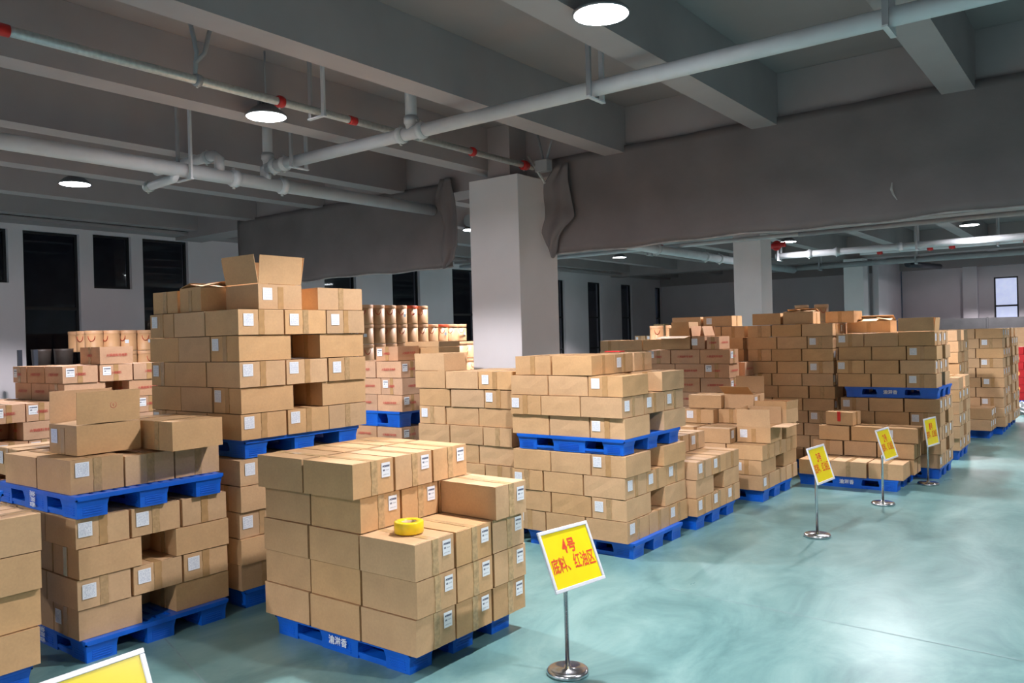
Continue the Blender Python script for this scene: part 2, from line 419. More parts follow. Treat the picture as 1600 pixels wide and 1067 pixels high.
o = link('lamp_housings', mb.mesh('lamp_housings', MT['lamph'])); tag(o, 'round lamps of the other rows hanging behind the beams and the canvas', 'ceiling lamp', kind='stuff')
mb = MB()
for x, ly in hidden_lamps: mb.lathe([(.01, -.001), (.195, -.001), (.197, .006)], 24, Matrix.Translation((x, ly, LAMP_Z)))
link('diffusers', mb.mesh('diffusers', MT['lampe']), o)

# ------------------------------------------------------------------ pipes
def pipe(name, label, pts, r, m, parts=(), group=None, cat='pipe'):
    o = link(name, MB().tube(pts, r, 20).mesh(name, m)); tag(o, label, cat, group)
    return o
def clamp(parent, p, ax, r, m, name='coupling', L=.05):
    """ring coupling with two bolt lugs on a pipe along axis ax"""
    p = Vector(p); d = Vector((1, 0, 0)) if ax == 'x' else Vector((0, 1, 0)) if ax == 'y' else Vector((0, 0, 1))
    mb = MB().tube([p-d*L, p-d*L*.6, p-d*L*.55, p+d*L*.55, p+d*L*.6, p+d*L], [r*1.12, r*1.12, r*1.28, r*1.28, r*1.12, r*1.12], 18)
    o = link(name, mb.mesh(name, m), parent)
    s = Vector((0, 0, 1)) if ax != 'z' else Vector((1, 0, 0))
    b = MB().tube([p+s*r*1.2-d*L*.2, p+s*r*1.55-d*L*.2], r*.22, 8); b.tube([p-s*r*1.2-d*L*.2, p-s*r*1.55-d*L*.2], r*.22, 8)
    link('bolt', b.mesh('bolt', MT['gal']), o)
    return o
WP = pipe('white_pipe', 'long white pipe crossing under the beams towards the upper right', [(-8.45, 6.2, 4.29), (5.0, 6.2, 4.29)], .07, MT['pipe'])
tee = link('tee', MB().tube([(-5.97, 6.2, 4.29), (-5.97, 6.2, ZC-.003)], .062, 18).mesh('tee', MT['pipe']), WP)
clamp(WP, (-6.12, 6.2, 4.29), 'x', .07, MT['pipe']); clamp(WP, (-5.82, 6.2, 4.29), 'x', .07, MT['pipe']); clamp(WP, (-5.97, 6.2, 4.42), 'z', .062, MT['pipe'])
for x in (-8.12, -8.32): clamp(WP, (x, 6.2, 4.29), 'x', .07, MT['pipe'])
link('riser', MB().tube([(-8.45, 6.2, 4.33), (-8.45, 6.2, ZC-.003)], .062, 18).mesh('riser', MT['pipe']), WP)
clamp(WP, (-8.45, 6.2, 4.42), 'z', .062, MT['pipe'])
BP = pipe('main_pipe', 'thick grey-white pipe running under the beams at the left', [(-8.5, -6.5, 4.10), (-8.5, 9.26, 4.10)], .082, MT['pipe'])
for y in (5.75, 6.45): clamp(BP, (-8.5, y, 4.10), 'y', .082, MT['pipe'], L=.06)
link('branch', MB().tube([(-8.5, 6.2, 4.12), (-8.5, 6.2, 4.29), (-8.44, 6.2, 4.29)], .07, 18).mesh('branch', MT['pipe']), BP)
link('bypass', MB().tube([(-9.9, 5.55, 4.36), (-8.60, 5.55, 4.36), (-8.5, 5.55, 4.30), (-8.5, 5.55, 4.16)], .06, 18).mesh('bypass', MT['pipe']), BP)
clamp(BP, (-8.75, 5.55, 4.36), 'x', .06, MT['pipe'])
link('stub', MB().tube([(-9.15, 5.0, 3.98), (-8.56, 5.0, 4.0), (-8.5, 5.0, 4.06)], .05, 18).mesh('stub', MT['pipe']), BP)
clamp(BP, (-9.1, 5.0, 3.98), 'x', .05, MT['gal'], name='end_cap')
GP = pipe('galvanised_pipe', 'thin galvanised pipe with red couplings running past the column', [(-6.5, .85, 4.45), (-6.5, 9.15, 4.45)], .039, MT['gal'])
clamp(GP, (-6.5, 4.93, 4.45), 'y', .046, MT['redp'], name='red_clamp', L=.035)
clamp(GP, (-6.5, 7.84, 4.45), 'y', .046, MT['redp'], name='red_clamp', L=.035)
link('red_band', MB().tube([(-6.5, 5.80, 4.45), (-6.5, 5.90, 4.45)], .045, 18).mesh('red_band', MT['redp']), GP)
link('red_band', MB().tube([(-6.5, 2.0, 4.45), (-6.5, 2.53, 4.45)], .047, 18).mesh('red_band', MT['redp']), GP)
clamp(GP, (-6.5, 4.05, 4.45), 'y', .044, MT['gbrk'], name='clip', L=.03)
clamp(GP, (-6.5, 8.95, 4.45), 'y', .052, MT['redp'], name='red_clamp', L=.06)
# sprinkler bracket and braces at the canvas corner
o = empty('pipe_bracket', (-6.35, 9.0, 4.47)); tag(o, 'angled steel brace holding the thin pipe end beside the big column', 'bracket')
link('brace', MB().tube([(-.1, -.02, .1), (.15, 0, -.30)], .018, 8).mesh('brace', MT['gal']), o)
link('brace', MB().tube([(.12, .04, -.05), (0, .05, .45)], .018, 8).mesh('brace', MT['gbrk']), o)
link('brace', MB().tube([(.12, .04, -.05), (.32, .05, .45)], .018, 8).mesh('brace', MT['gbrk']), o)
link('knuckle', MB().box(.02, .22, -.05, .08, -.14, .02).mesh('knuckle', MT['gbrk'], .01), o)

def hanger(label, x, y, zb, along, w=.22, both=True):
    """two rods from the ceiling holding an angle bar under a pipe"""
    t = empty('pipe_hanger', (x, y, zb)); tag(t, label, 'hanger', 'pipe hangers under the ceiling')
    d = Vector((1, 0, 0)) if along == 'x' else Vector((0, 1, 0))
    n = ZC-zb-.004
    for s in (-1, 1):
        p = d*s*w/2
        link('rod', MB().box(p.x-.022, p.x+.022, p.y-.012, p.y+.012, -.02, n).mesh('rod', MT['gbrk'] if s < 0 else MT['pipe']), t)
    a = d*(w/2+.03); e = Vector((-d.y, d.x, 0))*.02
    mb = MB(); mb.box(-a.x-abs(e.x), a.x+abs(e.x), -a.y-abs(e.y), a.y+abs(e.y), -.03, -.015)
    link('angle_bar', mb.mesh('angle_bar', MT['pipe']), t)
    return t
hanger('white bracket holding the white pipe below the large lamp', -3.70, 6.2, 4.215, 'y')
hanger('white bracket holding the white pipe at its bright lower end', -7.85, 6.2, 4.215, 'y')
hanger('grey bracket holding the white pipe near the top right corner', -1.28, 6.2, 4.215, 'y')
hanger('bracket holding the thick pipe at the left', -8.5, 5.1, 4.01, 'x', .26)
hanger('bracket holding the thin galvanised pipe between its red clamps', -6.5, 5.38, 4.41, 'x', .2)
t = empty('pipe_hanger', (-6.5, 4.03, 4.50)); tag(t, 'v-shaped brace clipped to the galvanised pipe at upper left', 'hanger')
link('strut', MB().tube([(0, 0, 0), (0, .02, .2), (.0, -.06, .565)], .02, 8).mesh('strut', MT['gbrk']), t)
link('strut', MB().tube([(0, 0, .1), (.03, .08, .2), (.06, .16, .565)], .02, 8).mesh('strut', MT['gbrk']), t)
pipe('conduit', 'thin dark conduit along the ceiling at the top left', [(-5.9, -2, 5.03), (-5.9, 4.6, 5.03), (-5.9, 4.6, 4.75)], .012, MT['gbrk'], cat='conduit')
# far hall pipes
FP1 = pipe('far_white_pipe', 'thick pipe crossing the far hall beside the second column', [(-7.5, 21.9, 4.10), (6, 21.9, 4.10)], .085, MT['pipe'])
for x in (-6.6, -5.9, -4.4): clamp(FP1, (x, 21.9, 4.10), 'x', .085, MT['pipe'], L=.08)
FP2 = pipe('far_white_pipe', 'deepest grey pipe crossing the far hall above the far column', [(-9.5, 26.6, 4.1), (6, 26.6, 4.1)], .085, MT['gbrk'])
FP3 = pipe('far_thin_pipe', 'thin far pipe with red couplings beyond the canvas', [(-5.6, 23.0, 4.1), (4, 23.0, 4.1)], .05, MT['pipe'])
for x in (-5.1, -3.9, -3.4, -1.8): clamp(FP3, (x, 23.0, 4.1), 'x', .055, MT['redp'], name='red_clamp', L=.07)
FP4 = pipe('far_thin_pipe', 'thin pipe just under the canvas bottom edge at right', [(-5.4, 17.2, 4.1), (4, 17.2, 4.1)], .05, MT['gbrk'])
FP5 = pipe('far_thin_pipe', 'thin pipe with red coupling under the canvas beside the big column', [(-15.5, 18.0, 4.20), (-5.4, 18.0, 4.20)], .05, MT['pipe'])
for x in (-12.7, -9.0): clamp(FP5, (x, 18.0, 4.20), 'x', .055, MT['redp'], name='red_clamp', L=.07)
FP6 = pipe('far_white_pipe', 'thick pipe slanting from the canvas to the second column', [(-8.5, 10.1, 4.03), (-8.5, 26.45, 4.03)], .10, MT['pipe'])
for y in (16.8, 19.5, 20.4, 21.9): clamp(FP6, (-8.5, y, 4.03), 'y', .10, MT['pipe'], L=.07)
FV = empty('valve', (-6.9, 20.2, 4.22)); FV.parent = FP5
link('wheel', MB().lathe([(.10, -.02), (.13, 0), (.10, .02)], 16, Matrix.Rotation(1.57, 4, 'X')).mesh('wheel', MT['redp']), FV)
link('valve_body', MB().tube([(-.35, 0, -.02), (-.1, 0, 0), (.22, 0, .02)], .065, 12).mesh('valve_body', MT['redp']), FV)
for (x, y, z, lb) in ((-7.4, 21.9, 4.0, 'far bracket beside the second column'), (-4.9, 26.6, 4.0, 'far bracket above the far column'), (-4.0, 21.9, 4.0, 'far bracket under the thick far pipe'),
                  (-7.7, 26.6, 4.0, 'far bracket left of the far column'), (-9.3, 18.0, 4.05, 'far bracket on the thin pipe under the canvas'), (-2.4, 23.0, 4.04, 'far bracket on the thin red-coupled pipe')):
    hanger(lb+' holding a pipe', x, y, z, 'y', .26)
link('duct', MB().tube([(-5.2, 26.9, 4.0), (-4.9, 30.5, 4.1)], .09, 16).mesh('duct', MT['darkp']), FP2)

# ------------------------------------------------------------------ canvas sheets and drapes
def sheet(name, label, x0, x1, z0, z1, y, nx, nz, seed, ragged=0):
    rr = random.Random(seed); ph = [rr.uniform(0, 6.28) for _ in range(6)]
    mb = MB()
    for j in range(nz+1):
        for i in range(nx+1):
            u, v = i/nx, j/nz; x = x0+(x1-x0)*u; z = z0+(z1-z0)*v
            dy = .018*math.sin(x*1.9+ph[0])+.012*math.sin(x*4.3+z*2+ph[1])+.010*math.sin(z*5+x*1.1+ph[2])*(1-v)
            dz = (.012*math.sin(x*2.2+ph[3])+.008*math.sin(x*6+ph[4]))*(1-v) if v < 1 else .02*math.sin(x*3.1+ph[5])*(ragged)
            mb.v.append((x, y-abs(dy)*.9-.012, z+dz))
    for j in range(nz):
        for i in range(nx):
            a = j*(nx+1)+i; mb.f.append((a, a+1, a+nx+2, a+nx+1)); mb.sm.append(True)
    o = link(name, mb.mesh(name, MT['canvas'])); tag(o, label, 'canvas sheet')
    sd = o.modifiers.new('thick', 'SOLIDIFY'); sd.thickness = .006; sd.offset = 1
    h = link('hem', MB().tube([(p[0], p[1]-.004, p[2]) for p in mb.v[:nx+1]], .012, 8).mesh('hem', MT['hem']), o)
    return o
cv = sheet('canvas_sheet', 'wide grey tarpaulin hung from the beam right of the big column', -6.28, 7.0, 3.24, 4.56, 9.33, 120, 14, 3, .3)
mb = MB(); pts = [(-1.92, 3.63), (-1.93, 3.56), (-1.91, 3.50), (-1.875, 3.44)]
for k in range(3):
    (a, b), (c, d) = pts[k], pts[k+1]; wd = (.004, .012, .010, .004)
    mb.quad((a-wd[k], 9.262, b), (a+wd[k], 9.262, b), (c+wd[k+1], 9.262, d), (c-wd[k+1], 9.262, d))
link('scuff', mb.mesh('scuff', MT['paint_mark']), cv)
sheet('canvas_sheet', 'grey tarpaulin hung from the beam left of the big column', -13.7, -8.15, 3.20, 4.50, 9.33, 60, 14, 5, .3)
def drape(label, rows, y0, seed, amp=.07, nf=3):
    """rows: (z, x_left, x_right) from top to bottom"""
    n = 26; mb = MB(); fine = []
    for k in range(len(rows)-1):
        for s in range(4):
            t = s/4; fine.append([rows[k][q]*(1-t)+rows[k+1][q]*t for q in range(3)])
    fine.append(list(rows[-1]))
    for j, (z, a, b) in enumerate(fine):
        for i in range(n+1):
            u = i/n; f = math.sin(u*math.pi*2*nf+seed+j*.12)
            mb.v.append((a+(b-a)*u+.012*math.sin(j*.7+u*5), y0-amp*.7*(f*.5+.5)-.02*math.sin(j*.5), z+.03*math.sin(u*7+seed)*(j/len(fine))))
    for j in range(len(fine)-1):
        for i in range(n):
            q = j*(n+1)+i; mb.f.append((q, q+1, q+n+2, q+n+1)); mb.sm.append(True)
    o = link('canvas_drape', mb.mesh('canvas_drape', MT['canvas'])); tag(o, label, 'canvas drape')
    sd = o.modifiers.new('thick', 'SOLIDIFY'); sd.thickness = .006
    return o
drape('bunched end of grey tarpaulin hanging in front of the column right face', [(4.45, -6.15, -5.95), (4.2, -6.35, -5.98), (3.95, -6.36, -5.93), (3.70, -6.38, -5.90), (3.52, -6.40, -6.08), (3.35, -6.38, -6.18), (3.20, -6.30, -6.22)], 9.24, 1.0, .055, 1.4)
drape('twisted end of grey tarpaulin hanging left of the big column', [(4.55, -8.30, -8.08), (4.35, -8.38, -8.05), (4.20, -8.45, -8.0), (3.85, -8.30, -7.98), (3.5, -8.34, -7.95), (3.32, -8.36, -8.05), (3.20, -8.30, -8.22)], 9.25, 2.4, .06, 1.6)

# ------------------------------------------------------------------ pallets
PAL = {}
def pallet_meshes(W, D, H):
    key = (round(W, 2), round(D, 2), round(H, 3))
    if key in PAL: return PAL[key]
    t = .02; mb = MB(); ns = 12
    # deck: rim and slats, leaving slots
    mb.box(-W/2, W/2, -D/2, -D/2+.05, H-t, H).box(-W/2, W/2, D/2-.05, D/2, H-t, H)
    mb.box(-W/2, -W/2+.05, -D/2+.05, D/2-.05, H-t, H).box(W/2-.05, W/2, -D/2+.05, D/2-.05, H-t, H)
    for i in range(ns):
        y = -D/2+.05+(D-.1)*(i+.2)/ns; mb.box(-W/2+.05, W/2-.05, y, y+(D-.1)/ns*.65, H-t, H-.002)
    for i in range(5):
        x = -W/2+.05+(W-.1)*(i+.5)/5; mb.box(x-.03, x+.03, -D/2+.05, D/2-.05, H-t-.004, H-.004)
    # skirt under the rim
    for s in (-1, 1):
        mb.box(-W/2, W/2, s*(D/2-.006)-.006, s*(D/2-.006)+.006, H-t-.010, H-t+.001)
        mb.box(s*(W/2-.006)-.006, s*(W/2-.006)+.006, -D/2, D/2, H-t-.010, H-t+.001)
    deck = mb.mesh('deck', MT['blue'])
    # feet: flared at top, ribbed faces
    def foot(wx, wy, cornerx=0):
        f = MB(); h = H-t; lean = .022
        n = len(f.v)
        for (z, e) in ((0, 0), (h*.55, .002), (h*.85, lean*.55), (h, lean)):
            ex = e; ey = e
            f.v += [(-wx/2-ex, -wy/2-ey*.6, z), (wx/2+ex, -wy/2-ey*.6, z), (wx/2+ex, wy/2+ey*.6, z), (-wx/2-ex, wy/2+ey*.6, z)]
        for k in range(3):
            for i in range(4):
                j = (i+1) % 4; f.f.append((n+k*4+i, n+k*4+j, n+k*4+4+j, n+k*4+4+i)); f.sm.append(False)
        f.f += [(n+3, n+2, n+1, n), (n+12, n+13, n+14, n+15)]; f.sm += [False, False]
        for k in range(6):
            z = .02+k*(h-.035)/6
            f.box(-wx*.32, wx*.32, -wy/2-.005, -wy/2+.01, z, z+.006)
            f.box(wx/2-.01, wx/2+.005, -wy*.32, wy*.32, z, z+.006)
        return f
    fx, fy = .21, .20; fm = foot(fx, fy).mesh('foot', MT['blue']); fmid = foot(.36, fy).mesh('foot', MT['blue'])
    skid = MB().box(-W/2+.1, W/2-.1, -fy/2+.01, fy/2-.01, 0, .022).box(-W/2+.1, W/2-.1, -fy/2+.002, -fy/2+.016, .02, .042).mesh('skid', MT['blue'])
    PAL[key] = (deck, fm, fmid, skid, fx, fy); return PAL[key]
TXT_P = text_mesh('渝滋香', .062, MT['white_ink'], .0012, 'xz')
TXT_V = text_mesh('渝滋香', .062, MT['white_ink'], .0012, 'xz')
for v in TXT_V.vertices: v.co = (v.co.z, 0, -v.co.x*.62)
for v in TXT_V.vertices: v.co.x *= 1.5
TXT_V.flip_normals()
def pallet(label, x0, x1, y0, y1, z=0, H=.15, text=False, rz=0, group='blue plastic pallets'):
    W, D = x1-x0, y1-y0
    deck, fm, fmid, skid, fx, fy = pallet_meshes(W, D, H)
    t = empty('plastic_pallet', ((x0+x1)/2, (y0+y1)/2, z), R(rz)); tag(t, label, 'pallet', group)
    link('deck', deck, t)
    for i in (-1, 0, 1):
        for j in (-1, 0, 1):
            link('foot', fmid if i == 0 else fm, t, (i*(W/2-fx/2-.023), j*(D/2-fy/2-.016), 0))
    for j in (-1, 0, 1): link('skid', skid, t, (0, j*(D/2-fy/2-.016), 0))
    if text: link('lettering', TXT_V if text == 'v' else TXT_P, t, (-.02 if text == 'v' else 0, -D/2+.016-.010-.0075, H*.52))
    return t

# ------------------------------------------------------------------ cartons
CM = {}
def carton_meshes(w, d, h, axis, style, var):
    """body plus tape and label meshes; ends face +-axis. origin: centre of the base"""
    key = (round(w, 2), round(d, 2), round(h, 3), axis, style, var)
    if key in CM: return CM[key]
    w, d = key[0]-.010, key[1]-.010; h = h-.006
    rr = random.Random(hash(key[:3]) % 9973+var*17)
    bm = bmesh.new()
    nx, ny, nz = 4, 4, 3
    vid = {}
    def V(i, j, k):
        if (i, j, k) in vid: return vid[(i, j, k)]
        x, y, z = -w/2+w*i/nx, -d/2+d*j/ny, h*k/nz
        # gentle bulge of the faces, dented edges
        b = .005 if 0 < i < nx and 0 < j < ny or 0 < k < nz else 0
        if i in (0, nx) and 0 < j < ny and 0 < k < nz: x += (1 if i else -1)*rr.uniform(-.002, .003)
        if j in (0, ny) and 0 < i < nx and 0 < k < nz: y += (1 if j else -1)*rr.uniform(-.002, .003)
        if k == nz and 0 < i < nx and 0 < j < ny: z -= rr.uniform(0, .003)
        v = bm.verts.new((x, y, z)); vid[(i, j, k)] = v; return v
    def F(*a): bm.faces.new([V(*p) for p in a])
    for i in range(nx):
        for j in range(ny):
            F((i, j, 0), (i, j+1, 0), (i+1, j+1, 0), (i+1, j, 0)); F((i, j, nz), (i+1, j, nz), (i+1, j+1, nz), (i, j+1, nz))
    for k in range(nz):
        for i in range(nx):
            F((i, 0, k), (i+1, 0, k), (i+1, 0, k+1), (i, 0, k+1)); F((i, ny, k), (i, ny, k+1), (i+1, ny, k+1), (i+1, ny, k))
        for j in range(ny):
            F((0, j, k), (0, j, k+1), (0, j+1, k+1), (0, j+1, k)); F((nx, j, k), (nx, j+1, k), (nx, j+1, k+1), (nx, j, k+1))
    sharp = [e for e in bm.edges if len(e.link_faces) == 2 and e.calc_face_angle(0) > .8]
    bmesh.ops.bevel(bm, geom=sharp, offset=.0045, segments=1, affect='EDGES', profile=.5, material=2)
    bm.faces.ensure_lookup_table()
    me = bpy.data.meshes.new('carton'); bm.to_mesh(me); bm.free()
    me.materials.append(MT['pbox'] if style == 'P' else MT['box'])
    # dark slit where the lid flaps meet the end panels
    sm = MB(); g = .006
    for s_ in (-1, 1):
        for q in (-1, 1):
            a_, b_ = .034, (d if axis == 'x' else w)/2-.012
            e0 = s_*((w if axis == 'x' else d)/2-.007); e1 = e0-s_*.0045
            A = [(e0, q*a_), (e0, q*b_), (e1, q*b_*.96), (e1, q*a_*1.6)]
            if axis == 'y': A = [(y_, x_) for x_, y_ in A]
            if ((A[1][0]-A[0][0])*(A[2][1]-A[0][1])-(A[1][1]-A[0][1])*(A[2][0]-A[0][0])) < 0: A = A[::-1]
            sm.quad(*[(x_, y_, h+.0007) for x_, y_ in A])
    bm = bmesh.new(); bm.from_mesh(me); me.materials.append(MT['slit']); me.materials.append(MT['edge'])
    for k_ in range(0, len(sm.v), 4):
        fc = bm.faces.new([bm.verts.new(v_) for v_ in sm.v[k_:k_+4]]); fc.material_index = 1
    bm.to_mesh(me); bm.free()
    # tape: along the long axis over the top, down both ends
    e = .0045; tw = .028; mb = MB(); sk = rr.uniform(-.006, .006)
    drop = h*rr.uniform(.36, .46); rise = h*rr.uniform(.30, .40)
    if axis == 'x':
        mb.box(-w/2-.002, w/2+.002, sk-tw, sk+tw, h-.001, h+.0012)
        for s in (-1, 1):
            x = s*w/2; a, b = sorted((x-.001*s, x+e*s))
            mb.box(a, b, sk-tw, sk+tw, h-drop, h+.001).box(a, b, sk-tw, sk+tw, .001, rise)
            # faint flap seam between the two strips
            mb.box(min(x, x+.0038*s), max(x, x+.0038*s), sk-tw*.9, sk+tw*.9, rise, h-drop)
    else:
        mb.box(sk-tw, sk+tw, -d/2-.002, d/2+.002, h-.001, h+.0012)
        for s in (-1, 1):
            y = s*d/2; a, b = sorted((y-.001*s, y+e*s))
            mb.box(sk-tw, sk+tw, a, b, h-drop, h+.001).box(sk-tw, sk+tw, a, b, .001, rise)
            mb.box(sk-tw*.9, sk+tw*.9, min(y, y+.0038*s), max(y, y+.0038*s), rise, h-drop)
    tape = mb.mesh('packing_tape', MT['tapeg'] if style == 'F' else (MT['tapec'] if var == 2 else MT['tape']))
    # paper label on the end seen from the aisle or the front
    lw, lh = (.092, .098) if style != 'F' else (.078, .098)
    zc = h-.025-lh/2+rr.uniform(-.01, .008)
    if style == 'F': off = +.30
    elif var == 1: off = -.33
    else: off = -.29
    def lab(face):
        m = MB()
        if face == 'x':
            y = off*d; x = w/2+.0052
            m.quad((x, y-lw/2, zc-lh/2), (x, y+lw/2, zc-lh/2), (x, y+lw/2, zc+lh/2), (x, y-lw/2, zc+lh/2))
        else:
            x = off*w; y = -d/2-.0052
            m.quad((x-lw/2, y, zc-lh/2), (x+lw/2, y, zc-lh/2), (x+lw/2, y, zc+lh/2), (x-lw/2, y, zc+lh/2))
        return m.mesh('shipping_label', MT['labelb' if style in 'FP' else 'label'], uvs=True)
    CM[key] = (me, tape, lab('x'), lab('y'), w, d, h); return CM[key]
TXT_X = text_mesh('火锅底料专用箱', .036, MT['red_ink'], .0008, 'xz')
TXT_Y = text_mesh('火锅底料专用箱', .036, MT['red_ink'], .0008, 'yz')
TXT_XS = text_mesh('火锅底料', .036, MT['red_ink'], .0008, 'xz', .8)
TXT_YS = text_mesh('火锅底料', .036, MT['red_ink'], .0008, 'yz', .8)
NC = [0]
def carton(label, group, x, y, z, w, d, h, axis='x', style='S', rz=0.0, lab=None, var=None, far=False):
    """lab: 'x' label on the +X face, 'y' on the -Y face, None no label"""
    var = rnd.randrange(3) if var is None else var
    me, tape, lx, ly, w2, d2, h2 = carton_meshes(w, d, h, axis, style, var)
    o = bpy.data.objects.new('carton', me); COL.objects.link(o); NC[0] += 1
    o.location = (x, y, z+.0005); o.rotation_euler = (0, 0, R(rz))
    tag(o, label, 'carton', group)
    if not far or axis == 'x' or style == 'S': link('packing_tape', tape, o)
    if lab: link('shipping_label', lx if lab == 'x' else ly, o)
    if style == 'P':
        link('printed_lettering', TXT_X if axis == 'x' else TXT_XS, o, (.0, -d2/2-.0075, h2*.5))
        link('printed_lettering', TXT_Y if axis == 'y' else TXT_YS, o, (w2/2+.0075, 0, h2*.5))
    return o

def open_carton(label, group, x, y, z, w, d, h, rz=0, flaps=None, axis='y', lab=None, style='S', tape=True, fl=None):
    """open box. flaps: dict side -> opening angle in degrees from lying shut (0) ; 90 = upright, 180 = folded out flat"""
    t = .005; mb = MB()
    mb.box(-w/2, w/2, -d/2, d/2, 0, t)
    mb.box(-w/2, -w/2+t, -d/2, d/2, t, h).box(w/2-t, w/2, -d/2, d/2, t, h).box(-w/2+t, w/2-t, -d/2, -d/2+t, t, h).box(-w/2+t, w/2-t, d/2-t, d/2, t, h)
    o = link('open_carton', mb.mesh('open_carton', MT['pbox'] if style == 'P' else MT['box'])); tag(o, label, 'carton', group)
    o.location = (x, y, z+.0005); o.rotation_euler = (0, 0, R(rz)); NC[0] += 1
    flaps = flaps or {'+x': 95, '-x': 95, '+y': 60, '-y': 60}
    for s, ang in flaps.items():
        if ang is None: continue
        Lf = fl or (min(w, d)/2-.003); along = d if 'x' in s else w
        f = MB(); n = 6
        for j in (0, 1):
            pass
        m = MB().box(-along/2+.003, along/2-.003, 0, Lf, -.0045, 0)
        me = m.mesh('flap', MT['pbox'] if style == 'P' else MT['box'])
        ff = link('flap', me, o)
        # local: +Y points inwards when shut; hinge at origin
        rzz = {'-y': 0, '+y': math.pi, '-x': -math.pi/2, '+x': math.pi/2}[s]
        hx = {'-x': -w/2, '+x': w/2}.get(s, 0); hy = {'-y': -d/2, '+y': d/2}.get(s, 0)
        ff.matrix_local = Matrix.Translation((hx, hy, h+.002+(.006 if 'y' in s and axis == 'x' or 'x' in s and axis == 'y' else .001))) @ Matrix.Rotation(rzz, 4, 'Z') @ Matrix.Rotation(R(ang), 4, 'X')
    if tape:
        m = MB()
        if axis == 'y': m.box(-.028, .028, -d/2-.003, -d/2+.001, 0, h*.9)
        else: m.box(w/2-.001, w/2+.003, -.028, .028, 0, h*.9)
        link('packing_tape', m.mesh('packing_tape', MT['tape']), o)
    if lab:
        m = MB(); zc = h-.08
        if lab == 'y': x0 = -w*.30; m.quad((x0-.046, -d/2-.004, zc-.05), (x0+.046, -d/2-.004, zc-.05), (x0+.046, -d/2-.004, zc+.05), (x0-.046, -d/2-.004, zc+.05))
        else: y0 = -d*.30; m.quad((w/2+.004, y0-.046, zc-.05), (w/2+.004, y0+.046, zc-.05), (w/2+.004, y0+.046, zc+.05), (w/2+.004, y0-.046, zc+.05))
        link('shipping_label', m.mesh('shipping_label', MT['label'], uvs=True), o)
    return o

def layer_cells(kind, W, D):
    """cells as (x0, x1, y0, y1, axis) measured from the near corner: x towards -X, y towards +Y"""
    a, s = .353*W, .294*W
    if kind == 'A':
        c = [(i*a, (i+1)*a, j*D/3, (j+1)*D/3, 'x') for i in (0, 1) for j in range(3)]
        return c+[(2*a, W, 0, .39*D, 'y'), (2*a, W, .61*D, D, 'y')]
    if kind == 'B':
        c = [(0, s, 0, .39*D, 'y'), (0, s, .61*D, D, 'y')]
        return c+[(s+i*a, s+(i+1)*a, j*D/3, (j+1)*D/3, 'x') for i in (0, 1) for j in range(3)]
    if kind == 'C':
        return [(i*W/3, (i+1)*W/3, j*D/3, (j+1)*D/3, 'x') for i in range(3) for j in range(3)]
    if kind == 'E':      # one column, ends along the aisle
        return [(0, W, j*D/3, (j+1)*D/3, 'x') for j in range(3)]
    if kind == 'D':      # four ends across the front
        return [(i*W/4, (i+1)*W/4, j*D/2, (j+1)*D/2, 'y') for i in range(4) for j in range(2)]

def stack(phrase, group, xn, yn, W, D, z0, h, kinds, style='S', desc='brown carton', first=0, jit=.004, plab=.9, skip=(), full_top=1, only=None, far=False):
    """cartons layer by layer; hidden inner ones are left out"""
    for L, kd in enumerate(kinds):
        cells = layer_cells(kd, W, D)
        vis = []
        for ci, (x0, x1, y0, y1, ax) in enumerate(cells):
            if (L, ci) in skip: continue
            front = y0 < .01; aisle = x0 < .01
            inner_gap = kd == 'B' and abs(x0-.294*W) < .01
            top = L >= len(kinds)-full_top
            if not (front or aisle or inner_gap or top): continue
            if only and not only(L, front, aisle): continue
            vis.append((ci, x0, x1, y0, y1, ax, front, aisle))
        jx, jy = rnd.uniform(-.012, .012), rnd.uniform(-.012, .012)
        fr = sorted([c for c in vis if c[6]], key=lambda c: -c[1]); ai = sorted([c for c in vis if c[7]], key=lambda c: c[3])
        for c in vis:
            ci, x0, x1, y0, y1, ax, front, aisle = c
            if front and aisle: pos = 'at the near corner'
            elif front: pos = ordw(fr.index(c))+' from left on front'
            elif aisle: pos = ordw(ai.index(c))+' along aisle side'
            else: pos = 'inner row %s' % ('middle' if .2*D < (y0+y1)/2 < .8*D else 'rear') + (' left' if x0 > .5*W else '')
            lay = 'bottom' if L+first == 0 else ordw(L+first)
            haslab = None
            if rnd.random() < plab:
                if ax == 'x' and aisle: haslab = 'x'
                elif ax == 'y' and front: haslab = 'y'
            lb = '%s%s, %s-layer, %s, %s' % ('labelled ' if haslab else '', desc, lay, pos, phrase)
            zz = z0+L*h
            carton(lb, group, xn-(x0+x1)/2+jx+rnd.uniform(-jit, jit), yn+(y0+y1)/2+jy+rnd.uniform(-jit, jit), zz, x1-x0-.006, y1-y0-.006, h, ax, style, rnd.uniform(-.5, .5), haslab, far=far)

G = lambda s: 'cartons of the '+s
def pal(label, xn, yn, W, D, z=0, inx=.05, iny=.05, **k):
    return pallet(label, xn-W+inx, xn-inx, yn+iny, yn+D-iny, z, **k)

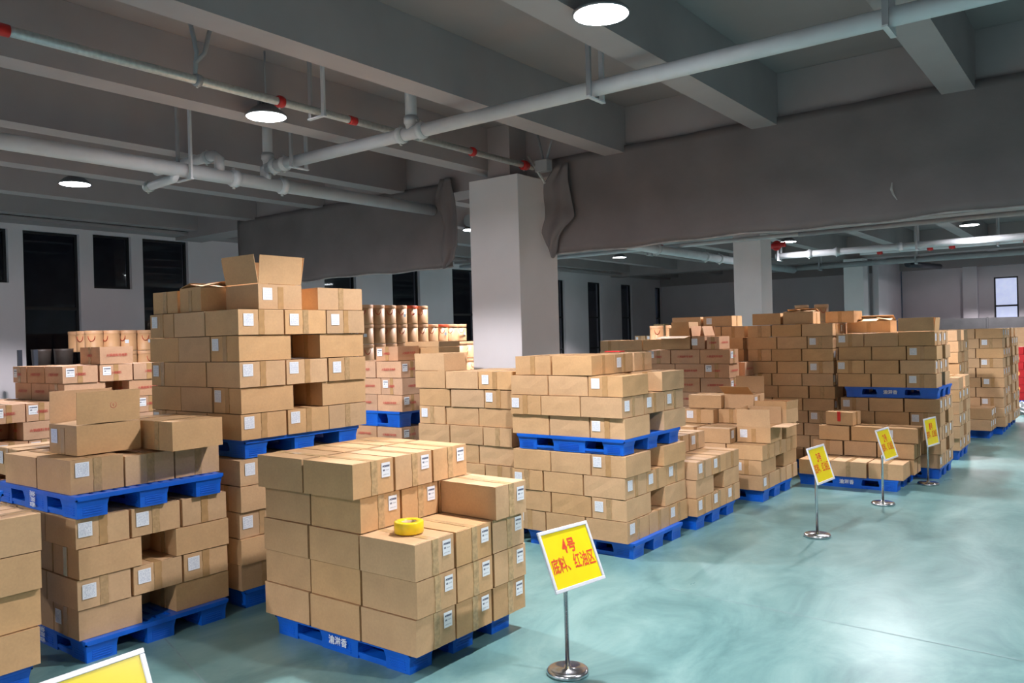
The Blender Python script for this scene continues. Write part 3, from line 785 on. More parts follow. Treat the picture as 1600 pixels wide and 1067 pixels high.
# ---- front stack with the tape roll
pallet('blue pallet on the floor under the front stack with yellow tape roll', -4.93, -3.57, 3.57, 4.62, text=True)
g1 = G('front stack')
h1 = .2325; z1 = .1505
stack('tape-roll stack', g1, -3.46, 3.53, 1.53, 1.14, z1, h1, 'CCC', 'F', skip=(), plab=1, jit=.003)
for L in (3, 4):
    for i in (1, 2):
        for j in range(3):
            dx, dy = (0, 0) if L == 3 else (.035, -.07)
            if i == 2 and j and L == 3: continue
            pos = ('near', 'middle', 'rear')[j]+' '+('right' if i == 1 else 'left')
            carton('%sbrown carton, %s-layer %s, raised part of tape-roll stack' % ('labelled ' if i == 1 else '', ordw(L), pos), g1,
                   -3.46-.51*(i+.5)+dx+(.02 if L == 3 else 0), 3.53+.38*(j+.5)+dy, z1+L*h1, .504, .374, h1, 'x', 'F', rnd.uniform(-.5, .5)+(.6 if L == 4 else 0), 'x' if i == 1 else None)
carton('labelled brown carton alone on the low rear corner of the tape-roll stack', g1, -3.46-.26+.03, 4.47, z1+3*h1, .53, .345, h1, 'x', 'F', -2, 'x')
t = empty('tape_roll', (-3.72, 3.74, z1+3*h1+.002)); tag(t, 'yellow packing tape roll lying on the near carton of the front stack', 'tape roll')
link('roll', MB().lathe([(.050, .004), (.092, 0), (.096, .006), (.096, .070), (.092, .075), (.050, .073), (.050, .004)], 40, caps=False).mesh('roll', MT['tape_y']), t)
link('core', MB().lathe([(.042, .002), (.0498, .002), (.0498, .068), (.042, .068), (.042, .002)], 32, caps=False).mesh('core', MT['inner']), t)

# ---- cropped stack at the left edge
for j in range(3):
    pass
pallet('blue pallet under the cropped stack at the lower left edge', -6.6, -5.42, 1.16, 2.14)
stack('left-edge stack', G('left edge stack'), -5.38, 1.05, 1.32, 1.14, .1505, .235, 'DDDD', 'F', plab=0)
pallet('blue pallet lying on top of the cropped left edge stack', -6.62, -5.46, .95, 2.02, 1.0925)

# ---- left double stack
pallet('lower blue pallet of the left double stack, on the floor', -6.78, -5.51, 2.50, 3.57, text='v')
stack('left double stack lower tier', G('left double stack lower tier'), -5.54, 2.47, 1.32, 1.14, .1505, .2045, 'BABA')
pallet('raised blue pallet halfway up the left double stack', -6.78, -5.50, 2.46, 3.55, .9695, text='v')
g2 = G('left double stack upper tier')
for j, lb in enumerate(('worn brown carton with big label, near corner above the left raised pallet', 'taped brown carton, middle end above the left raised pallet', 'taped brown carton, rear end above the left raised pallet')):
    carton(lb, g2, -5.855, (2.655, 3.035, 3.405)[j], 1.12, .50, .368, (.235, .215, .222)[j], 'x', 'S', (.8, -.6, .3)[j], 'x' if j == 0 else None, var=2)
carton('brown carton, front left above the left raised pallet, behind the worn one', g2, -6.40, 2.66, 1.12, .50, .37, .22, 'x', 'S', 1.5)
carton('brown carton, left rear above the left raised pallet', g2, -6.40, 3.05, 1.12, .50, .37, .22, 'x')
carton('brown carton, left back corner above the left raised pallet', g2, -6.40, 3.42, 1.12, .50, .36, .22, 'x')
carton('labelled brown carton overhanging the far left of the left raised pallet', g2, -6.93, 2.80, 1.12, .44, .40, .22, 'y', 'S', -4, 'y')
pl = open_carton('open carton with tall upright flaps and small round red stamp', g2, -5.965, 2.82, 1.357, .395, .46, .205, 1.5, {'+x': 93, '-x': 88, '+y': 2, '-y': 3}, 'y', 'y', fl=.225)
ring = MB().tube([(0, .022*math.cos(a*.314), .022*math.sin(a*.314)) for a in range(20)], .0022, 6, True)
ring.tube([(0, -.008, .009), (0, .008, .009)], .0018, 6).tube([(0, -.008, 0), (0, .008, 0)], .0018, 6).tube([(0, 0, .012), (0, 0, -.012)], .0018, 6)
link('stamp', ring.mesh('stamp', MT['red_ink']), pl, (.197+.006, .03, .205+.13))
carton('taped brown carton on top at the rear right of the left double stack', g2, -5.63, 3.30, 1.345, .41, .42, .215, 'y', 'S', 2, None, 2)
carton('brown carton on top behind the rear right one of the left double stack', g2, -6.08, 3.36, 1.345, .42, .44, .205, 'y', 'S', -3)
open_carton('open carton with raised light flap behind the left double stack top', g2, -6.62, 3.05, 1.345, .40, .36, .17, -3, {'-y': None, '+y': 95, '+x': 20, '-x': 100})

# ---- tall stack left of centre
pallet('lower blue pallet under the tall stack left of centre', -6.82, -5.57, 3.76, 4.98)
stack('tall stack lower tier', G('tall stack lower tier'), -5.55, 3.72, 1.33, 1.32, .1505, .2065, 'ABABA', only=lambda L, f, a: True, full_top=1)
pallet('raised blue pallet in the middle of the tall stack', -6.80, -5.58, 3.80, 5.0, 1.184, text=True)
stack('tall stack upper tier', G('tall stack upper tier'), -5.55, 3.75, 1.34, 1.33, 1.335, .2095, 'ABABA')
g5 = G('tall stack top')
zt = 1.335+5*.2095+.001
open_carton('open carton with high flared flaps crowning the tall stack', g5, -5.83, 4.20, zt, .44, .44, .205, 1, {'+x': 97, '-y': 99, '+y': 100, '-x': 105}, 'x', 'x', fl=.235)
carton('small taped carton at the far left on top of the tall stack', g5, -6.68, 3.99, zt, .38, .42, .195, 'y', 'S', 2)
open_carton('carton with half-open light flap second from left atop tall stack', g5, -6.27, 4.0, zt, .36, .42, .2, -4, {'-y': 14, '+y': 20, '+x': 8, '-x': 12})
carton('tape-wrapped carton at the right end on top of the tall stack', g5, -5.84, 4.86, zt, .48, .50, .2, 'x', 'S', -3, None, 2)

# ---- middle double stack behind sign 4
pallet('lower blue pallet of the middle double stack behind sign 4', -4.86, -3.64, 6.59, 7.62)
stack('middle stack lower tier', G('middle double stack lower tier'), -3.69, 6.54, 1.32, 1.30, .1505, .2035, 'ABAB')
pallet('raised blue pallet in the middle double stack behind sign 4', -4.95, -3.70, 6.56, 7.74, .966)
g3 = G('middle double stack upper tier')
stack('middle stack upper tier', g3, -3.69, 6.55, 1.32, 1.32, 1.117, .1985, 'BAB')
zt = 1.117+3*.1985+.001
for k, (x, y, w, d, ax, lb, lab) in enumerate(((-4.74, 6.78, .45, .40, 'y', 'taped carton at the left end on top of the middle stack', None), (-4.255, 6.76, .47, .42, 'x', 'big brown carton with long flap edge topping the middle stack', None),
       (-4.27, 7.19, .46, .40, 'x', 'labelled brown carton second back on top of the middle stack', 'x'), (-4.27, 7.61, .46, .40, 'x', 'brown carton rear on top of the middle stack', None),
       (-4.76, 7.25, .45, .42, 'x', 'brown carton inner left on top of the middle stack', None))):
    carton(lb, g3, x, y, zt, w, d, .192, ax, 'S', rnd.uniform(-2, 2), lab)
o = link('red_packet', MB().box(-.09, .09, -.06, .06, 0, .012).mesh('red_packet', MT['redp'], .003)); o.location = (-4.35, 7.55, zt+.196); tag(o, 'small flat red packet lying on top of the middle stack', 'packet')

# ---- stack joined at the left of the middle one
pallet('blue pallet under the stack left of the middle double stack', -6.35, -5.10, 6.72, 7.7)
g6 = G('stack left of middle')
stack('stack left of middle', g6, -5.06, 6.65, 1.36, 1.14, .1505, .2, 'BABABAB')
zt = .1505+7*.2+.001
for (x, lb, lab, ax) in ((-5.29, 'labelled taped carton at the top right of the stack left of middle', 'y', 'y'), (-5.76, 'brown carton in the top row of the stack left of middle', None, 'x')):
    carton(lb, g6, x, 6.85, zt, .455, .40, .19, ax, 'S', rnd.uniform(-1, 1), lab)
carton('brown carton behind the top row of the stack left of middle', g6, -5.76, 7.28, zt, .46, .42, .19, 'x')
carton('brown carton at rear right on the stack left of middle', g6, -5.29, 7.28, zt, .45, .42, .19, 'x')
open_carton('open carton with upright flap and faint print left of the middle stack', g6, -6.23, 6.85, zt, .45, .38, .19, 0, {'-y': 92, '+x': 80, '+y': 95, '-x': 95}, 'x', tape=False, fl=.19)

# ---- low stack behind the middle double stack
pallet('blue pallet of the low stack behind the middle double stack', -4.82, -3.62, 7.93, 8.98)
g7 = G('low stack behind middle')
stack('low stack behind middle', g7, -3.60, 7.90, 1.32, 1.20, .1505, .192, 'ABA', full_top=3)
carton('labelled carton, nearer of two, on the low stack behind middle', g7, -4.24, 8.42, .728, .46, .40, .2, 'x', 'S', 1, 'x')
carton('labelled carton, farther of two, on the low stack behind middle', g7, -4.24, 8.85, .728, .46, .40, .2, 'x', 'S', -1, 'x')

# ---- loose stack left of sign 3
pallet('blue pallet under the loose stack left of sign 3', -4.78, -3.52, 9.64, 10.68)
g8 = G('loose stack left of sign 3')
stack('loose stack left of sign 3', g8, -3.51, 9.57, 1.32, 1.32, .1505, .184, 'ABA', full_top=2, plab=.3)
z4 = .1505+3*.184+.001
open_carton('open carton with label and upright back flap left of sign 3', g8, -3.70, 9.83+.2, z4, .42, .46, .19, 2, {'-y': 93, '+y': 95, '-x': 95, '+x': 178}, 'y', 'y', fl=.22)
carton('brown carton at the rear right on the loose stack left of sign 3', g8, -3.66, 10.60, z4, .36, .44, .19, 'y', 'S', 1)
carton('brown carton with loose lid flap on the loose stack left of sign 3', g8, -4.14, 9.78, z4, .44, .42, .185, 'x', 'S', 3, 'x')
carton('brown carton left on the fourth layer of the loose stack left of sign 3', g8, -4.62, 9.82, z4, .46, .42, .185, 'x', 'S', -2)
carton('brown carton in the rear of the loose stack left of sign 3', g8, -4.14, 10.24, z4, .44, .42, .185, 'x')
carton('brown carton in the rear left of the loose stack left of sign 3', g8, -4.62, 10.26, z4, .46, .42, .185, 'x')
z5 = z4+.191
open_carton('open carton with wide upright flap in the loose stack by sign 3', g8, -3.66, 10.52, z5, .44, .42, .18, -2, {'-y': 94, '-x': None, '+x': 95, '+y': 60}, 'x', tape=False, fl=.1)
carton('labelled carton, fifth layer left of the loose stack by sign 3', g8, -4.53, 10.24, z5-.005, .42, .44, .185, 'y', 'S', 2, 'y')
carton('brown carton, fifth layer middle of the loose stack by sign 3', g8, -4.13, 10.40, z5-.005, .36, .44, .185, 'y', 'S', -1)
z6 = z5+.181
carton('brown carton, sixth layer left of the loose stack by sign 3', g8, -4.51, 10.38, z6, .46, .42, .18, 'x', 'S', 4)
open_carton('open labelled carton with dark folded-out flap atop loose stack', g8, -4.07, 10.50, z6, .40, .40, .18, 0, {'-y': 150, '+y': 95, '-x': None, '+x': None}, 'x', 'x', fl=.22)

# ---- printed cartons behind the loose stack
pallet('blue pallet under the printed cartons behind the loose stack', -5.80, -4.58, 11.22, 12.0)
gp = G('printed stack behind the loose stack')
stack('printed stack by far dark stacks', gp, -4.54, 11.2, 1.34, .98, .1505, .2115, 'BABABABA', 'P', 'red-printed carton', skip=((7, 1), (7, 2), (7, 4), (7, 5), (7, 7)))
zt = .1505+8*.2115+.001
open_carton('open carton with white flap folded out atop the printed stack', gp, -5.42, 11.42, zt, .46, .40, .19, 4, {'-y': 188, '+x': 86, '-x': None, '+y': 95}, 'x', tape=False, fl=.22)
carton('small printed carton at the right on top of the printed stack', gp, -4.80, 11.4, zt, .20, .40, .19, 'y', 'P', 0)
open_carton('narrow printed carton with pointed white flap atop the printed stack', gp, -5.04, 11.42, zt, .20, .38, .19, 0, {'+x': 75, '-x': 98, '+y': 95, '-y': None}, 'y', 'y', 'P', tape=False, fl=.15)

# ---- low stack between sign 3 and next sign
pallet('blue pallet of the low stack between sign 3 and next sign', -3.56, -2.30, 11.06, 12.06, text=True)
g9 = G('low stack between sign 3 and next sign')
ph = 'low stack between sign 3 and next sign'
for k, (x0, x1, y0, y1, z, h, ax, lb) in enumerate((
    (-3.53, -3.13, 11.0, 11.5, .151, .2, 'y', 'bottom left front'), (-3.12, -2.67, 11.02, 11.5, .151, .205, 'y', 'bottom middle front'), (-2.66, -2.24, 11.04, 11.5, .151, .205, 'y', 'bottom right front'),
    (-2.66, -2.20, 11.53, 11.95, .151, .2, 'x', 'bottom right rear'), (-3.12, -2.67, 11.53, 11.95, .151, .2, 'x', 'bottom middle rear'), (-3.55, -3.13, 11.53, 11.95, .151, .2, 'x', 'bottom left rear'),
    (-3.50, -3.10, 11.54, 11.98, .354, .2, 'y', 'second-layer left'), (-3.09, -2.67, 11.56, 11.98, .357, .2, 'x', 'second-layer middle'), (-2.66, -2.20, 11.56, 11.98, .354, .2, 'x', 'second-layer right'),
    (-3.42, -3.01, 11.56, 11.98, .557, .2, 'x', 'third-layer left'), (-3.00, -2.60, 11.58, 12.0, .559, .2, 'x', 'third-layer middle'), (-2.59, -2.16, 11.60, 12.02, .557, .2, 'x', 'third-layer right'))):
    carton('brown carton, %s of %s' % (lb, ph), g9, (x0+x1)/2, (y0+y1)/2, z, x1-x0-.004, y1-y0-.004, h, ax, 'S', rnd.uniform(-.8, .8), 'y' if k == 11 else None)
oc = carton('small carton with a red strip standing on the low stack by sign 3', g9, -3.14, 11.76, .761, .38, .30, .185, 'x', 'S', -6)
link('red_strip', MB().box(-.022, .022, -.158, -.1545, .05, .186).mesh('red_strip', MT['redp']), oc)

# ---- double stack behind sign 1
pallet('lower blue pallet of the double stack behind farthest sign', -3.26, -2.02, 12.26, 13.26)
stack('double stack behind farthest sign, lower', G('double stack behind farthest sign lower tier'), -2.0, 12.22, 1.30, 1.08, .1505, .190, 'ABABA')
pallet('raised blue pallet of the double stack behind farthest sign', -3.24, -2.01, 12.24, 13.30, 1.101, text=True)
g10 = G('double stack behind farthest sign upper tier')
stack('double stack behind farthest sign, upper', g10, -2.03, 12.22, 1.30, 1.08, 1.252, .1925, 'BABA', skip=((3, 0),))
open_carton('large open carton with tall flap at the top corner by farthest sign', g10, -2.275, 12.41, 1.252+3*.1925+.001, .455, .345, .195, 0, {'-y': 93, '+x': 95, '+y': 90, '-x': 90}, 'x', 'x', fl=.185)
open_carton('carton with half-lifted flap on top of the double stack by farthest sign', g10, -3.0, 12.9, 1.252+4*.1925+.001, .60, .40, .17, 0, {'-y': 10, '+y': 25, '-x': 8, '+x': 12})

# ---- dark tall stacks at the far side of the canvas
pallet('blue pallet under the dark tall stack beside the double stack', -4.62, -3.42, 12.28, 13.3)
gd = G('dark tall stack')
stack('dark tall stack', gd, -3.37, 12.2, 1.29, 1.2, .1505, .1845, 'ABABABABABA', plab=.5)
zt = .1505+11*.1845+.001
carton('brown carton at the left on top of the dark tall stack', gd, -4.37, 12.42, zt, .44, .40, .18, 'x', 'S', 2)
open_carton('carton with light raised flap on top of the dark tall stack', gd, -3.90, 12.46, zt, .44, .42, .18, 3, {'-y': 3, '+y': 12, '-x': 10, '+x': 4}, 'x')
carton('brown carton at the right on top of the dark tall stack', gd, -3.36, 12.75, zt, .42, .42, .18, 'y', 'S', -2)
pallet('blue pallet under the tall stack behind the printed cartons', -6.02, -4.76, 12.30, 13.3)
stack('tall stack behind printed cartons', G('tall stack behind printed cartons'), -4.74, 12.25, 1.3, 1.2, .1505, .1845, 'BABABABABAB', plab=.4, only=lambda L, f, a: f or a)
carton('carton with bright end at the left above the printed cartons', G('tall stack behind printed cartons'), -5.72, 12.47, zt, .50, .40, .17, 'x', 'S', 2)
carton('labelled carton with bright end above the printed cartons', G('tall stack behind printed cartons'), -5.18, 12.50, zt, .50, .40, .17, 'x', 'S', -2, 'y')
pallet('blue pallet under the stack left of the printed cartons', -7.35, -6.12, 12.32, 13.3)
stack('dim stack left of printed cartons', G('dim stack left of printed cartons'), -6.08, 12.27, 1.3, 1.2, .1505, .1845, 'BABABABABA', plab=.4, only=lambda L, f, a: f or a)

# ---- stacks receding along the aisle
pallet('blue pallet of the third stack along the aisle beyond farthest sign', -3.28, -2.06, 14.12, 15.12)
stack('aisle stack beyond farthest sign', G('aisle stack beyond farthest sign'), -2.03, 14.08, 1.30, 1.12, .1505, .19, 'ABABAB')
pallet('blue pallet of the taller stack behind the aisle stack', -3.5, -2.24, 15.45, 16.5)
stack('tall aisle stack behind', G('tall aisle stack behind'), -2.22, 15.4, 1.30, 1.12, .1505, .187, 'ABABABABAB', plab=.4)
pallet('blue pallet under the two-layer pile by the far aisle stack', -2.55, -1.97, 17.08, 17.66)
stack('two-layer pile by far aisle stack', G('two layer pile'), -1.94, 16.98, .56, .70, .1505, .205, 'EE', plab=1)
pallet('blue pallet under the tallest far aisle stack', -3.05, -1.84, 17.78, 18.86)
stack('far aisle stack', G('far aisle stack'), -1.80, 17.72, 1.32, 1.18, .1505, .187, 'BABABABABA')
pallet('blue pallet under the second tall far aisle stack', -3.05, -1.84, 19.1, 20.2)
stack('last aisle stack', G('last aisle stack'), -1.78, 19.05, 1.32, 1.18, .1505, .187, 'ABABABABAB', only=lambda L, f, a: a or f)

# ---- printed cartons at the left and centre back
stack('printed stack by left drums', G('printed stack by the left drums'), -9.3, 4.06, 1.3, 1.2, .1505, .1955, 'ABABABABA', 'P', 'red-printed carton')
pallet('blue pallet under the printed cartons before the left drums', -10.55, -9.35, 4.1, 5.2)
carton('red-printed carton alone on top before the left drums', G('printed stack by the left drums'), -9.53, 4.66, .1505+9*.1955+.001, .45, .40, .205, 'y', 'P', 2)
pallet('blue pallet under the lower printed cartons at the far left', -10.6, -9.4, 3.1, 3.98)
stack('lower printed stack at far left', G('lower printed stack at far left'), -9.32, 3.05, 1.3, .98, .1505, .197, 'ABABABA', 'P', 'red-printed carton')
pallet('lower blue pallet of the printed stack left of the column', -8.66, -7.44, 7.36, 8.4)
stack('printed stack before column, lower', G('printed stack before column lower tier'), -7.36, 7.32, 1.33, 1.2, .1505, .2065, 'BABA', 'P', 'red-printed carton')
pallet('raised blue pallet in the printed stack left of the column', -8.62, -7.40, 7.33, 8.4, .977, H=.2)
stack('printed stack before column, upper', G('printed stack before column upper tier'), -7.36, 7.32, 1.33, 1.2, 1.178, .2175, 'ABA', 'P', 'red-printed carton', full_top=3)
zt = 1.178+3*.2175+.001
carton('red-printed labelled carton on top of the printed stack before column', G('printed stack before column upper tier'), -7.70, 7.62, zt, .40, .42, .19, 'y', 'P', 2, 'y')
open_carton('open plain carton with wide flap atop the printed stack before column', G('printed stack before column upper tier'), -7.50, 8.08, zt, .62, .42, .16, 0, {'-y': 92, '+x': 95, '+y': 90, '-x': 90}, 'x', tape=False, fl=.07)

# ------------------------------------------------------------------ fibre drums
DR, DH = .148, .375
db = MB().lathe([(DR-.003, 0), (DR, .004), (DR, .03), (DR-.002, .034), (DR-.002, DH-.06)], 28).mesh('drum_body', MT['drum'])
dl = MB().lathe([(DR+.002, DH-.062), (DR+.003, DH-.008), (DR-.002, DH-.003), (DR-.012, DH-.003), (DR-.016, DH-.010), (0.01, DH-.010)], 28, caps=False).mesh('lid', MT['drumlid'])
dlr = dl.copy(); dlr.materials.clear(); dlr.materials.append(MT['redrim'])
hp = [(0, .055*math.cos(a), DH-.10-.09*math.sin(a)) for a in [math.pi*i/10 for i in range(11)]]
dh = MB().tube([(DR+.010, p[1], p[2]) for p in hp], .0055, 6).mesh('rope_handle', MT['rope'])
ds = MB(); ds.quad((DR+.004, -.03, .14), (DR+.004, .03, .14), (DR+.004, .03, .20), (DR+.004, -.03, .20)); ds = ds.mesh('sticker', MT['label'], uvs=True)
def drum(label, group, x, y, z, rz=0, sticker=False, red=False):
    o = bpy.data.objects.new('fibre_drum', db); COL.objects.link(o); o.location = (x, y, z); o.rotation_euler = (0, 0, R(rz)); tag(o, label, 'drum', group)
    link('lid', dlr if red else dl, o); link('rope_handle', dh, o)
    if sticker: q = link('sticker', ds, o); q.rotation_euler = (0, 0, .5)
def drums(phrase, group, x, y0, n, tiers, z0, rows=1, dx=-.31, reds=()):
    for t in range(tiers):
        for r in range(rows):
            for i in range(n - (0)):
                if r and t < tiers-1: continue
                drum('tan fibre drum, %s tier, %s from left, %s' % ('bottom' if t == 0 else ('top' if t == tiers-1 else ordw(t)), ordw(i), phrase+('', ' second row', ' rear row')[r]), group,
                     x+dx*r, y0+i*.303, z0+t*(DH+.002), rnd.uniform(-70, 30), rnd.random() < .25, (t, i) in reds)
pallet('blue pallet under the drums at the far left', -15.4, -14.3, 6.72, 7.52)
pallet('second blue pallet under the drums at the far left', -15.4, -14.3, 7.55, 8.6)
drums('left window wall', 'drums by the left windows', -14.45, 6.85, 6, 6, .1505, 3)
# centre drums stand on a tall base of plain cartons behind the printed stack
pallet('blue pallet under the drums left of the column', -12.0, -11.0, 10.4, 11.9)
pallet('second blue pallet under the drums left of the column', -12.0, -11.0, 11.95, 13.7)
for k in range(7):
    for i in range((6, 6, 6, 11, 11, 10, 6)[k]):
        drum('tan fibre drum, %s tier, %s from left, left of the column' % ('bottom' if k == 0 else ordw(k), ordw(i)), 'drums left of the column',
             -11.5, 10.55+.303*i, .1505+k*.377, rnd.uniform(-110, -20), rnd.random() < .3, (k, i) in ((6, 4), (5, 7)))
# short drums and cartons at the left edge
for i, (x, y, z, lb) in enumerate(((-8.6, 2.72, 0, 'lowest'), (-8.6, 2.72, .377, 'second'), (-8.6, 2.72, .754, 'third'), (-8.6, 2.72, 1.131, 'topmost'))):
    drum('tan fibre drum, %s of the short pile left of the printed cartons' % lb, 'drums at the left edge', x, y, z, -30)
for i, lb in enumerate(('lowest', 'second', 'third', 'topmost')):
    drum('tan fibre drum, %s of the pile beside the left photo edge' % lb, 'drums at the left edge', -8.15, 2.05, .001+i*.40, -20, i == 3)

# ------------------------------------------------------------------ storage rack by the left wall
t = empty('storage_rack', (-14.6, 6.22, 0)); tag(t, 'dark storage rack in front of the tall left window', 'rack')
for (x, y) in ((-.3, -.4), (.3, -.4), (-.3, .4), (.3, .4)): link('upright', MB().box(x-.03, x+.03, y-.03, y+.03, 0, 2.1).mesh('upright', MT['darkp']), t)
for z in (.5, 1.1, 1.65): link('shelf', MB().box(-.33, .33, -.43, .43, z, z+.05).mesh('shelf', MT['darkp']), t)
for z, nm in ((1.152, 'middle'), (1.702, 'upper')):
    for i in range(2):
        o = link('bin', MB().lathe([(.13, 0), (.15, .36), (.155, .40), (.14, .40), (.13, .38)], 20).mesh('bin', MT['darkbin'])); o.location = (-14.6, 6.04+i*.36, z+.001)
        tag(o, 'dark round bin, %s on the %s shelf of the dark rack' % (('left', 'right')[i], nm), 'bin', 'bins on the dark rack')

# ------------------------------------------------------------------ far cartons against the left wall
gf = G('dim pile by the far windows')
for L in range(5):
    for i in range(9):
        carton('dim taped carton, %s-layer, %s from left by the far windows' % ('bottom' if L == 0 else ordw(L), ordw(i)), gf, -13.6+i*.44, 25.6+i*.02, .002+L*.405, .42, .40, .403, 'y', 'S', rnd.uniform(-2, 2), 'y' if rnd.random() < .4 else None)
carton('single dim carton on top of the pile by the far windows', gf, -12.9, 25.7, .002+5*.405, .42, .4, .40, 'y')
for i in range(2):
    for L in range(6):
        drum('tall tan drum, %s of the %s column behind the dim stack' % ('bottom' if L == 0 else ordw(L), ('nearer', 'farther')[i]), 'drums behind the dim stack', -8.15+i*.33, 16.0+i*.1, .001+L*.378, -60)
    for L in range(7):
        drum('dark drum, %s of the %s column behind the dark stack' % ('bottom' if L == 0 else ordw(L), ('left', 'right')[i]), 'drums behind the dark stack', -5.72+i*.40, 18.3+i*.1, .001+L*.378, -60)

# ------------------------------------------------------------------ red cartons at the right edge
pallet('blue pallet under the red cartons at the right edge', -2.35, -1.1, 24.0, 25.0)
for L in range(7):
    for i in range(4):
        me = None
        o = link('red_carton', MB().box(-.155, .155, -.2, .2, 0, .190).mesh('red_carton', MT['redc'], .004)); o.location = (-2.17+i*.318+(.03 if L % 2 else 0), 24.25, .1515+L*.194)
        tag(o, 'red carton, %s-layer, %s from left on the red pile' % ('bottom' if L == 0 else ordw(L), ordw(i)), 'carton', 'red cartons at the right edge')
        if (L+i) % 2: link('printed_picture', MB().lathe([(.07, 0), (.07, .002)], 18, Matrix.Translation((-.03, -.2005, .1)) @ Matrix.Rotation(math.pi/2, 4, 'X')).mesh('printed_picture', MT['redc2']), o)
for L in range(5):
    carton('%s-layer brown carton behind the red pile' % ('bottom' if L == 0 else ordw(L)), 'cartons behind the red pile', -2.0, 25.4, .002+L*.40, .62, .5, .40, 'y')
mb = MB(); rr = random.Random(4)
bm = bmesh.new(); bmesh.ops.create_icosphere(bm, subdivisions=4, radius=1)
for v in bm.verts:
    n = 1+.25*math.sin(v.co.x*9+v.co.y*5)+.18*math.sin(v.co.z*11+v.co.x*7)+.1*math.sin(v.co.y*17)
    v.co = Vector((v.co.x*.30*n, v.co.y*.24*n, max(v.co.z*.17*n+.10, 0)))
me = bpy.data.meshes.new('plastic_bag'); bm.to_mesh(me); bm.free(); me.materials.append(MT['bag'])
o = link('plastic_bag', me); o.location = (-1.75, 21.9, 0); tag(o, 'crumpled white plastic sheet on the floor near the red cartons', 'plastic bag')

# ------------------------------------------------------------------ sign stands
def sign(label, bx, by, cx, cy, cz, yaw, lean, num, base=True):
    t = empty('sign_stand', (bx, by, 0)); tag(t, label, 'sign', 'yellow area signs on steel stands')
    W, H = .44, .37
    link('base', MB().lathe([(.126, 0), (.132, .006), (.132, .020), (.124, .030), (.114, .033), (.024, .036), (.020, .050)], 40).mesh('base', MT['steel']), t)
    c = Vector((cx-bx, cy-by, cz))
    a, l = R(yaw), R(lean)
    r = Vector((-math.sin(a), math.cos(a), 0)); n0 = Vector((math.cos(a), math.sin(a), 0))
    u = Vector((0, 0, 1))*math.cos(l)-n0*math.sin(l); n = r.cross(u)
    Mx = Matrix((r, u, n)).transposed().to_4x4(); Mx.translation = c
    pt = c-n*.022
    link('pole', MB().tube([(0, 0, .03), (0, 0, cz-.14), tuple(pt-u*.10), tuple(pt)], .0135, 16).mesh('pole', MT['steel']), t)
    b = empty('board', (0, 0, 0)); COL.objects.unlink(b); bpy.data.objects.remove(b)
    T = .022; f = MB()
    # snap frame with mitred rounded profile
    for (x0, x1, y0, y1) in ((-W/2, W/2, H/2-T, H/2), (-W/2, W/2, -H/2, -H/2+T), (-W/2, -W/2+T, -H/2+T, H/2-T), (W/2-T, W/2, -H/2+T, H/2-T)):
        f.box(x0, x1, y0, y1, -.006, .008)
    fr = link('board_frame', f.mesh('board_frame', MT['sframe'], .003), t); fr.matrix_local = Mx
    q = link('panel', MB().box(-W/2+T-.002, W/2-T+.002, -H/2+T-.002, H/2-T+.002, -.008, .001).mesh('panel', MT['yellow']), t); q.matrix_local = Mx
    if not num: return t
    tm = text_mesh(num, .118, MT['sign_red'], .0030, 'xy', 1, .042); l0 = link('lettering', tm, q); l0.location = (-.036, .064, .0022)
    tm = text_mesh('号', .092, MT['sign_red'], .0026, 'xy', 1, .066); l1 = link('lettering', tm, q); l1.location = (.026, .062, .0022)
    tm = text_mesh('底料、红油区', .098, MT['sign_red'], .0014, 'xy', 1, .372); l2 = link('lettering', tm, q); l2.location = (.002, -.040, .0022)
    return t
sign('nearest full yellow sign reading 4号 底料、红油区 on a steel stand', -2.79, 4.16, -2.70, 4.10, .755, -10, 24, '4')
sign('yellow sign numbered 3 on a steel stand by the loose stack', -2.50, 8.32, -2.455, 8.335, .735, -5, 17, '3')
sign('narrow-looking yellow sign on a steel stand before the low stack', -2.30, 10.22, -2.25, 10.24, .72, -6, 17, '2')
sign('farthest yellow sign on a steel stand, beside the dark double stack', -2.09, 11.79, -2.04, 11.80, .705, -9, 7, '1')
sign('cropped yellow sign corner at the bottom left of the picture', -3.22, 1.47, -3.12, 1.46, .708, 1, 26, '')


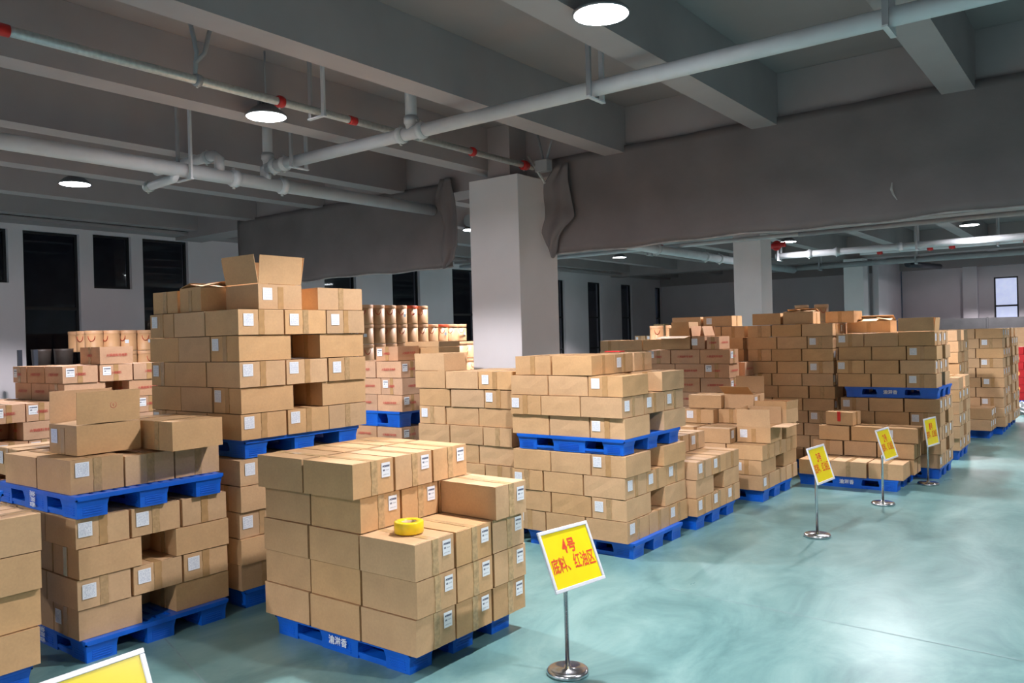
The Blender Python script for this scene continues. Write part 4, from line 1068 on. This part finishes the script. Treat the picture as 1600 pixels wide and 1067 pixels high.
# ------------------------------------------------------------------ crowd: the cartons (and drums) that show least become one mass
bpy.context.view_layer.update()
from mathutils.bvhtree import BVHTree
seen = {}
eye = Vector((0, 0, 2.1)); F_ = 1257.7; step = 3
bv, bf, owner = [], [], []
for o in COL.objects:
    if o.type != 'MESH': continue
    r = o
    while r.parent: r = r.parent
    n = len(bv); mw = o.matrix_world
    bv.extend(mw @ v.co for v in o.data.vertices)
    for p in o.data.polygons:
        bf.append([n+i for i in p.vertices]); owner.append(r.name)
tree = BVHTree.FromPolygons(bv, bf)
for py in range(300, 1067, step):
    for px in range(1, 1600, step):
        d = (rt2*((px-800)/F_)-up2*((py-533.5)/F_)+fw).normalized()
        hit = tree.ray_cast(eye, d)
        if hit[2] is not None: seen[owner[hit[2]]] = seen.get(owner[hit[2]], 0)+1
del bv, bf
def mass(name, objs, label, cat):
    vs, fs, mi, mats = [], [], [], []
    def add(o):
        me = o.data
        if me:
            n = len(vs); mw = o.matrix_world
            vs.extend(tuple(mw @ v.co) for v in me.vertices)
            for m_ in me.materials:
                if m_ not in mats: mats.append(m_)
            idx = [mats.index(m_) for m_ in me.materials]
            for p in me.polygons: fs.append(tuple(n+i for i in p.vertices)); mi.append(idx[p.material_index])
        for c in o.children: add(c)
    for o in objs: add(o)
    me = bpy.data.meshes.new(name); me.from_pydata(vs, [], fs); me.update()
    for m_ in mats: me.materials.append(m_)
    me.polygons.foreach_set('material_index', mi)
    dead = []
    for o in objs: dead += list(o.children)+[o]
    bpy.data.batch_remove(dead)
    o = link(name, me); tag(o, label, cat, kind='stuff'); return o
cartons = [o for o in COL.objects if not o.parent and o.get('category') == 'carton' and o.name.split('.')[0] in ('carton',)]
cartons.sort(key=lambda o: -seen.get(o.name, 0))
others = len([o for o in COL.objects if not o.parent and o.get('category') == 'carton'])-len(cartons)
keep = KEEP_CARTONS-others
print('cartons', len(cartons), 'visible', sum(1 for o in cartons if seen.get(o.name, 0)), 'cut at', seen.get(cartons[keep].name, 0))
mass('carton_mass', [o for o in cartons[keep:]], 'remaining brown cartons filling the stacks and showing least', 'carton')
dr = [o for o in COL.objects if o.name.startswith('fibre_drum') and not o.parent]
hid = [o for o in dr if seen.get(o.name, 0) < 2]
print('drums', len(dr), 'hidden', len(hid))
mass('drum_mass', hid, 'tan fibre drums hidden lower down in the drum piles', 'drum')
hidp = [o.name for o in COL.objects if o.name.startswith('plastic_pallet') and not o.parent and seen.get(o.name, 0) == 0]
print('unseen pallets', hidp)
print('objects', len(bpy.data.objects))
